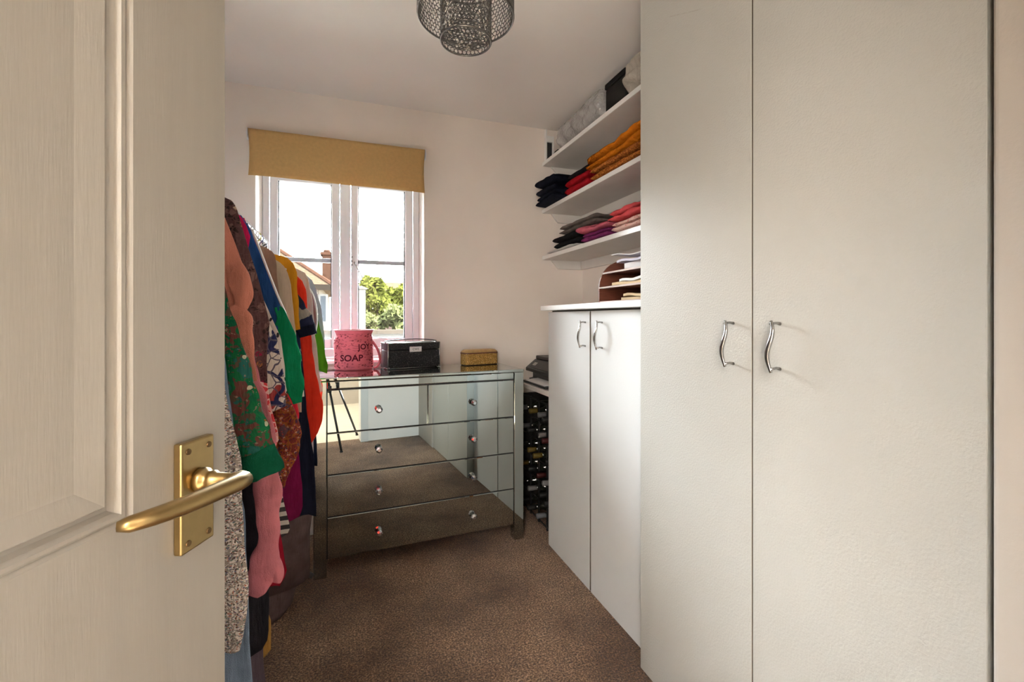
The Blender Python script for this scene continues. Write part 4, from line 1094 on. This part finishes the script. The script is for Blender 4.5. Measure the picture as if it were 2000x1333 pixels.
# ------------------------------------------------------------------ printer shelf, printer, wine rack
t = thing('printer_shelf', 'pale wooden shelf board under the printer in the corner', 'shelf', (1.24, 2.47, .772))
MB().box(1.0, XR - .001, 2.205, YB - .018, .772, .798).build('board', 'shelf_board', t, bevel=.002)
MB().box(XR - .02, XR - .001, 2.21, YB - .02, .735, .7715).build('batten', 'shelf_board', t)
def printer():
    z = .7985; xa, xb, ya, yb_ = 1.035, 1.40, 2.235, 2.675
    t = thing('printer', 'black desktop printer on the corner shelf with paper in its tray', 'printer', (1.22, 2.45, z))
    MB().prism([(xa + .035, ya, z + .0), (xb, ya, z + .0), (xb, ya, z + .135), (xa + .075, ya, z + .135), (xa + .012, ya, z + .085), (xa + .012, ya, z + .066), (xa + .06, ya, z + .06), (xa + .06, ya, z + .022), (xa + .035, ya, z + .018)], (0, yb_ - ya, 0)).build('body', 'black_plastic', t, bevel=.004)
    MB().box(xa + .078, xb - .004, ya + .005, yb_ - .005, z + .1355, z + .158).build('scanner_lid', 'dark_plastic', t, bevel=.006)
    MB().prism([(xa + .017, ya + .03, z + .0905), (xa + .068, ya + .03, z + .1315), (xa + .066, ya + .03, z + .1335), (xa + .015, ya + .03, z + .0925)], (0, .36, 0)).build('control_panel', 'dark_plastic', t)
    MB().prism([(xa + .0300, ya + .325, z + .1038), (xa + .0500, ya + .325, z + .1200), (xa + .0490, ya + .325, z + .1215), (xa + .0290, ya + .325, z + .1053)], (0, .05, 0)).build('badge', 'chrome', t)
    MB().prism([(xa - .025, ya + .05, z + .004), (xa + .05, ya + .05, z + .012), (xa + .05, ya + .05, z + .02), (xa - .025, ya + .05, z + .014)], (0, yb_ - ya - .10, 0)).build('output_tray', 'black_plastic', t, bevel=.002)
    p = MB().prism([(xa - .018, ya + .08, z + .0155), (xa + .06, ya + .08, z + .0235), (xa + .06, ya + .08, z + .0265), (xa - .018, ya + .08, z + .0185)], (0, .28, 0)).build('paper_sheet', 'paper'); tag(p, 'white sheets of paper lying in the printer tray', 'paper')
printer()
def wine_rack():
    x0, x1 = 1.045, 1.33; ys = [2.225 + .1225 * k for k in range(5)]; zs = [.02 + .115 * k for k in range(7)]
    t = thing('wine_rack', 'dark wine rack full of bottles under the printer shelf', 'rack', (1.17, 2.47, 0))
    for y in ys:
        for x in (x0, x1 - .01):
            MB().box(x, x + .01, y - .005, y + .005, 0, .715).build('upright', 'rack_metal', t)
    for z in zs:
        for x in (x0 - .002, x1 - .008):
            MB().box(x, x + .004, ys[0], ys[-1], z - .004, z + .004).build('rail', 'rack_metal', t)
    MB().box(x1 + .001, x1 + .009, ys[0] - .005, ys[-1] + .005, 0, .715).build('back_board', 'rack_shade', t)  # dark sheet added as painted shade at the back of the rack
    MB().box(x0 + .012, x1, ys[-1] + .0055, ys[-1] + .0125, 0, .715).build('shade_board', 'rack_shade', t)  # dark sheet added in place of shade, covers the lit wall
    proto = None; rnd = random.Random(11); caps = ['cap_silver', 'cap_gold', 'cap_red', 'cap_white', 'rack_metal', 'rack_metal', 'rack_metal', 'rack_metal']
    meshes = {}
    for i in range(4):
        for j in range(6):
            y = (ys[i] + ys[i + 1]) / 2; z = zs[j] + .004 + .0385; c = rnd.choice(caps); dx = rnd.uniform(-.02, .02)
            b = thing('wine_bottle', 'wine bottle with ' + {'cap_silver': 'silver', 'cap_gold': 'gold', 'cap_red': 'dark red', 'cap_white': 'white', 'rack_metal': 'black'}[c] + ' cap, ' + ('lowest', 'second', 'third', 'fourth', 'fifth', 'topmost')[j] + ' row of the rack, ' + ('fourth', 'third', 'second', 'first')[i] + ' from the window wall', 'bottle', (1.005 + dx, y, z), 'wine bottles in the rack')
            if 'g' not in meshes:
                g = MB().lathe([(.0135, .03), (.0140, .075), (.022, .10), (.037, .125), (.0375, .29), (.034, .30), (0, .296)], (0, 0, 0), 20, 'x').build('glass', 'bottle_glass', b, smooth=True, local=True)
                meshes['g'] = g
            else:
                g = meshes['g'].copy(); C.objects.link(g); g.parent = b
            if c not in meshes:
                k = MB().lathe([(0, .0), (.0145, 0.001), (.0155, .004), (.0145, .04), (.0147, .055)], (0, 0, 0), 14, 'x').build('capsule', c, b, smooth=True, local=True); meshes[c] = k
            else:
                k = meshes[c].copy(); C.objects.link(k); k.parent = b
wine_rack()

# ------------------------------------------------------------------ photographer's tripod in the doorway (seen mirrored in the chest)
t = thing('tripod', 'black camera tripod standing in the doorway, seen mirrored in the chest', 'tripod', (0, -.06, 0))
ap = Vector((0, -.06, .98))
for fx, fy in ((.16, .20), (.36, -.36), (-.34, -.30)):
    ft = Vector((fx, fy, .012)); mid = ap.lerp(ft, .45)
    l = MB().tube([ap, mid], .014, 10).tube([mid, ft], .010, 10).build('leg', 'tripod_black', t, smooth=True)
    MB().tube([mid + Vector((0, 0, .03)), mid - Vector((0, 0, .03))], .018, 10).build('clamp', 'tripod_black', l, smooth=True)
    MB().tube([ft, ft - Vector((0, 0, .011))], .014, 10).build('rubber_foot', 'tripod_black', l, smooth=True)
MB().lathe([(.02, .90), (.03, .95), (.03, 1.0), (.022, 1.02), (.022, 1.07), (.035, 1.075), (.035, 1.085), (0, 1.085)], (0, -.06, 0), 16).build('head', 'tripod_black', t, smooth=True)

# ------------------------------------------------------------------ outside the window
GZ = -.55
M('outside_ground', (.62, .59, .54), .9, var=.2, vscale=1.5, spec=0); M('render_cream', (0.0127, 0.0105, 0.0078), .9, var=.06, spec=0); M('tile', (0.0086, 0.0061, 0.0041), .9, var=.3, vscale=8, bump=(14, .6, .05), stretch=(1, 1, 4), spec=0)
M('brick', (0.0066, 0.0034, 0.0023), .9, var=.3, vscale=10, spec=0); M('fascia', (0.0025, 0.0020, 0.0016), .9, spec=0); M('cable', (0.0016, 0.0016, 0.0020), .9, spec=0); M('leaf', (0.0086, 0.0094, 0.0020), .9, var=.5, vscale=3, spec=0); M('leaf_pale', (0.0111, 0.0123, 0.0049), .9, var=.4, vscale=3, spec=0); M('bark', (0.0025, 0.0016, 0.0012), .9, spec=0); M('wall_white', (0.0131, 0.0127, 0.0119), .9, var=.05, spec=0)
M('house_glass', (0.0033, 0.0037, 0.0041), .9, spec=0); M('pink_render', (0.0074, 0.0051, 0.0045), .9, spec=0)
g = MB().box(-60, 60, YB + WALLT, 120, GZ - .1, GZ).build('ground', 'outside_ground'); g['kind'] = 'structure'; g['label'] = 'pale ground outside the window'
def house():
    Yw = 15.0; ec = atY(650, 557, Yw - .4); xe, ze = ec.x, ec.z
    t = thing('bungalow', 'cream bungalow with tiled hip roof seen through the left pane', 'house', (xe - 5, Yw + 4, GZ))
    MB().box(xe - 12, xe - .4, Yw, Yw + 8, GZ, ze + .02).build('wall', 'render_cream', t)
    dpt = 4.4; X1 = xe - dpt
    rx = Vector((X1, Yw - .4 + dpt, 0)); xc = rx.x * _c - rx.y * _s; zc_ = rx.x * _s + rx.y * _c; px = 1000 + FPX * xc / zc_
    zr = atY(px, 557 + (px - 650) * (87 / 103.0), rx.y).z
    zr = min(zr, ze + 3.2)
    a, b, c, d = (xe - 12.4, Yw - .4, ze), (xe, Yw - .4, ze), (xe, Yw + 8.4, ze), (xe - 12.4, Yw + 8.4, ze)
    r1, r2 = (X1, Yw - .4 + dpt, zr), (xe - 12.4 + dpt, Yw - .4 + dpt, zr)
    m = MB(); m.v = [a, b, c, d, r1, r2]; m.f = [(0, 1, 4, 5), (1, 2, 4), (2, 3, 5, 4), (3, 0, 5), (3, 2, 1, 0)]
    ro = m.build('roof', 'tile', t)
    MB().tube([b, r1], .07, 6).tube([r1, r2], .07, 6).build('ridge_tiles', 'brick', ro)
    MB().box(xe - 12.4, xe, Yw - .44, Yw - .4, ze - .16, ze + .01).build('gutter', 'fascia', t)
    p0, p1 = atY(630, 500, Yw + 2.6), atY(647, 560, Yw + 2.6)
    ch = MB().box(p0.x, p1.x + .1, Yw + 2.3, Yw + 2.9, ze + .2, p0.z).build('chimney', 'brick', t)
    MB().box(p0.x - .06, p1.x + .16, Yw + 2.24, Yw + 2.96, p0.z, p0.z + .1).build('chimney_cap', 'brick', ch)
    MB().lathe([(.11, 0), (.12, .06), (.10, .12)], ((p0.x + p1.x) / 2, Yw + 2.6, p0.z + .1), 10).build('chimney_pot', 'brick', ch)
    q0, q1 = atY(622, 575, Yw), atY(644, 600, Yw)
    wd = MB().box(q0.x, q1.x - .05, Yw - .03, Yw + .02, q1.z - .5, q0.z).build('window', 'wall_white', t)
    MB().box(q0.x + .06, q1.x - .11, Yw - .035, Yw - .031, q1.z - .44, q0.z - .06).build('pane', 'house_glass', wd)
    k0, k1 = atY(555, 575, Yw), atY(590, 640, Yw)
    wd = MB().box(k0.x, k1.x, Yw - .03, Yw + .02, k1.z, k0.z).build('window', 'wall_white', t)
    MB().box(k0.x + .06, k1.x - .06, Yw - .035, Yw - .031, k1.z + .06, k0.z - .06).build('pane', 'house_glass', wd)
house()
def far_house():
    Y = 34; a, b = atY(742, 578, Y), atY(800, 606, Y)
    t = thing('far_house', 'pinkish far house showing between the trees in the right pane', 'house', ((a.x + b.x) / 2, Y, GZ))
    MB().box(a.x, b.x + 2, Y, Y + 6, GZ, a.z - .2).build('wall', 'pink_render', t)
    MB().prism([(a.x - .4, Y - .4, a.z - .2), (a.x - .4, Y + 6.4, a.z - .2), (a.x - .4, Y + 3, a.z + 1.2)], (b.x - a.x + 2.8, 0, 0)).build('roof', 'tile', t)
    wd = MB().box(b.x - 1.6, b.x - .7, Y - .03, Y + .01, a.z - 1.5, a.z - .5).build('window', 'wall_white', t)
    MB().box(b.x - 1.5, b.x - .8, Y - .035, Y - .031, a.z - 1.4, a.z - .6).build('pane', 'house_glass', wd)
far_house()
def tree(name, label, px, py_top, py_bot, wpx, Y, mat, n, leaf, seed, cat='tree'):
    rnd = random.Random(seed); top = atY(px, py_top, Y); bot = atY(px, py_bot, Y); rx = abs(atY(px + wpx, py_bot, Y).x - top.x)
    t = thing(name, label, cat, (top.x, Y, GZ))
    hh = (top.z - bot.z) / 2; zc = (top.z + bot.z) / 2
    cl = [(top.x + rnd.uniform(-.75, .75) * rx, Y + rnd.uniform(-.6, .6) * rx, zc + rnd.uniform(-.85, .8) * hh, rnd.uniform(.22, .42) * rx) for _ in range(26)]
    m = MB()
    for k in range(n):
        cx, cy, cz, cr = rnd.choice(cl); v = Vector((rnd.gauss(0, 1), rnd.gauss(0, 1), rnd.gauss(0, 1))).normalized() * cr * rnd.uniform(.55, 1.05)
        p = Vector((cx, cy, cz)) + v; q = max(0, (p.z - zc) / hh)
        p.x = top.x + (p.x - top.x) * (1 - .45 * q * q)
        u = Vector((rnd.gauss(0, 1), rnd.gauss(0, 1), rnd.gauss(0, 1))).normalized(); wv = u.orthogonal().normalized(); s = leaf * rnd.uniform(.6, 1.3)
        i = len(m.v); m.v += [tuple(p - u * s), tuple(p + wv * s * .5), tuple(p + u * s), tuple(p - wv * s * .5)]; m.f.append((i, i + 1, i + 2, i + 3))
    m.build('foliage', mat, t)['kind'] = 'stuff'
    tk = MB(); tk.tube([(top.x, Y, GZ), (top.x + .03, Y, zc - hh * .4), (top.x, Y, zc + hh * .6)], [.10 * rx + .03, .07 * rx + .02, .01], 8); tk.build('trunk', 'bark', t)
tree('garden_tree', 'tall leafy green tree beyond the middle of the window', 731, 536, 640, 30, 8.5, 'leaf', 2600, .075, 1)
tree('garden_tree', 'rounder tree standing farther off at the right of the right pane', 778, 556, 625, 34, 17, 'leaf', 1800, .14, 2)
tree('garden_shrub', 'pale green shrub above the white garden wall', 772, 600, 645, 34, 7.6, 'leaf_pale', 1500, .06, 3, 'shrub')
tree('garden_shrub', 'small pale shrub at the foot of the tall tree', 716, 612, 650, 20, 7.4, 'leaf_pale', 900, .05, 4, 'shrub')
gw = thing('garden_wall', 'white garden wall below the trees', 'wall', (2, 6.6, GZ))
zz = atY(760, 652, 6.6).z; MB().box(-6, 8, 6.6, 6.8, GZ, zz).build('wall_face', 'wall_white', gw); MB().box(-6, 8, 6.55, 6.85, zz, zz + .05).build('coping', 'fascia_pale', gw) if M('fascia_pale', (.0075, .0062, .005), .9, spec=0) else None
gp = thing('gate_post', 'white gate post beside the tall tree', 'post', tuple(atY(706, 600, 6.3)[:2]) + (GZ,))
p = atY(706, 566, 6.3); MB().box(p.x - .05, p.x + .05, 6.25, 6.35, GZ, p.z).build('shaft', 'wall_white', gp, bevel=.01); MB().lathe([(.06, p.z), (.085, p.z + .012), (.0, p.z + .05)], (p.x, 6.3, 0), 12).build('cap', 'wall_white', gp)
for i, (a, b) in enumerate((((545, 372), (648, 404)), ((545, 392), (648, 424)), ((545, 405), (648, 440)), ((545, 425), (648, 458)))):
    pa, pb = atY(*a, 11), atY(*b, 11); d = (pb - pa)
    pts = [pa + d * s - Vector((0, 0, .15 * (1 - (s - .8) ** 2 / 9))) for s in [(-3 + k * .5) for k in range(17)]]
    o = MB().tube(pts, .007, 5).build('overhead_cable', 'cable'); tag(o, ['topmost', 'second', 'third', 'lowest'][i] + ' of the overhead cables crossing the sky', 'cable', 'overhead cables')

for sx in (-1, 1):
    pa, pb = atY(545, 372, 11), atY(648, 404, 11); d = pb - pa; e = pa + d * (-3 if sx < 0 else 5)
    tp_ = thing('telegraph_pole', 'wooden telegraph pole at the ' + ('far left' if sx < 0 else 'far right') + ' end of the overhead cables', 'pole', (e.x, 11.06, GZ), 'telegraph poles')
    MB().tube([(e.x, 11.10, GZ), (e.x, 11.10, e.z + .4)], [.11, .08], 10).build('post', 'bark', tp_, smooth=True)
    MB().box(e.x - .5, e.x + .5, 11.0, 11.06, e.z - .9, e.z - .8).build('crossarm', 'bark', tp_)
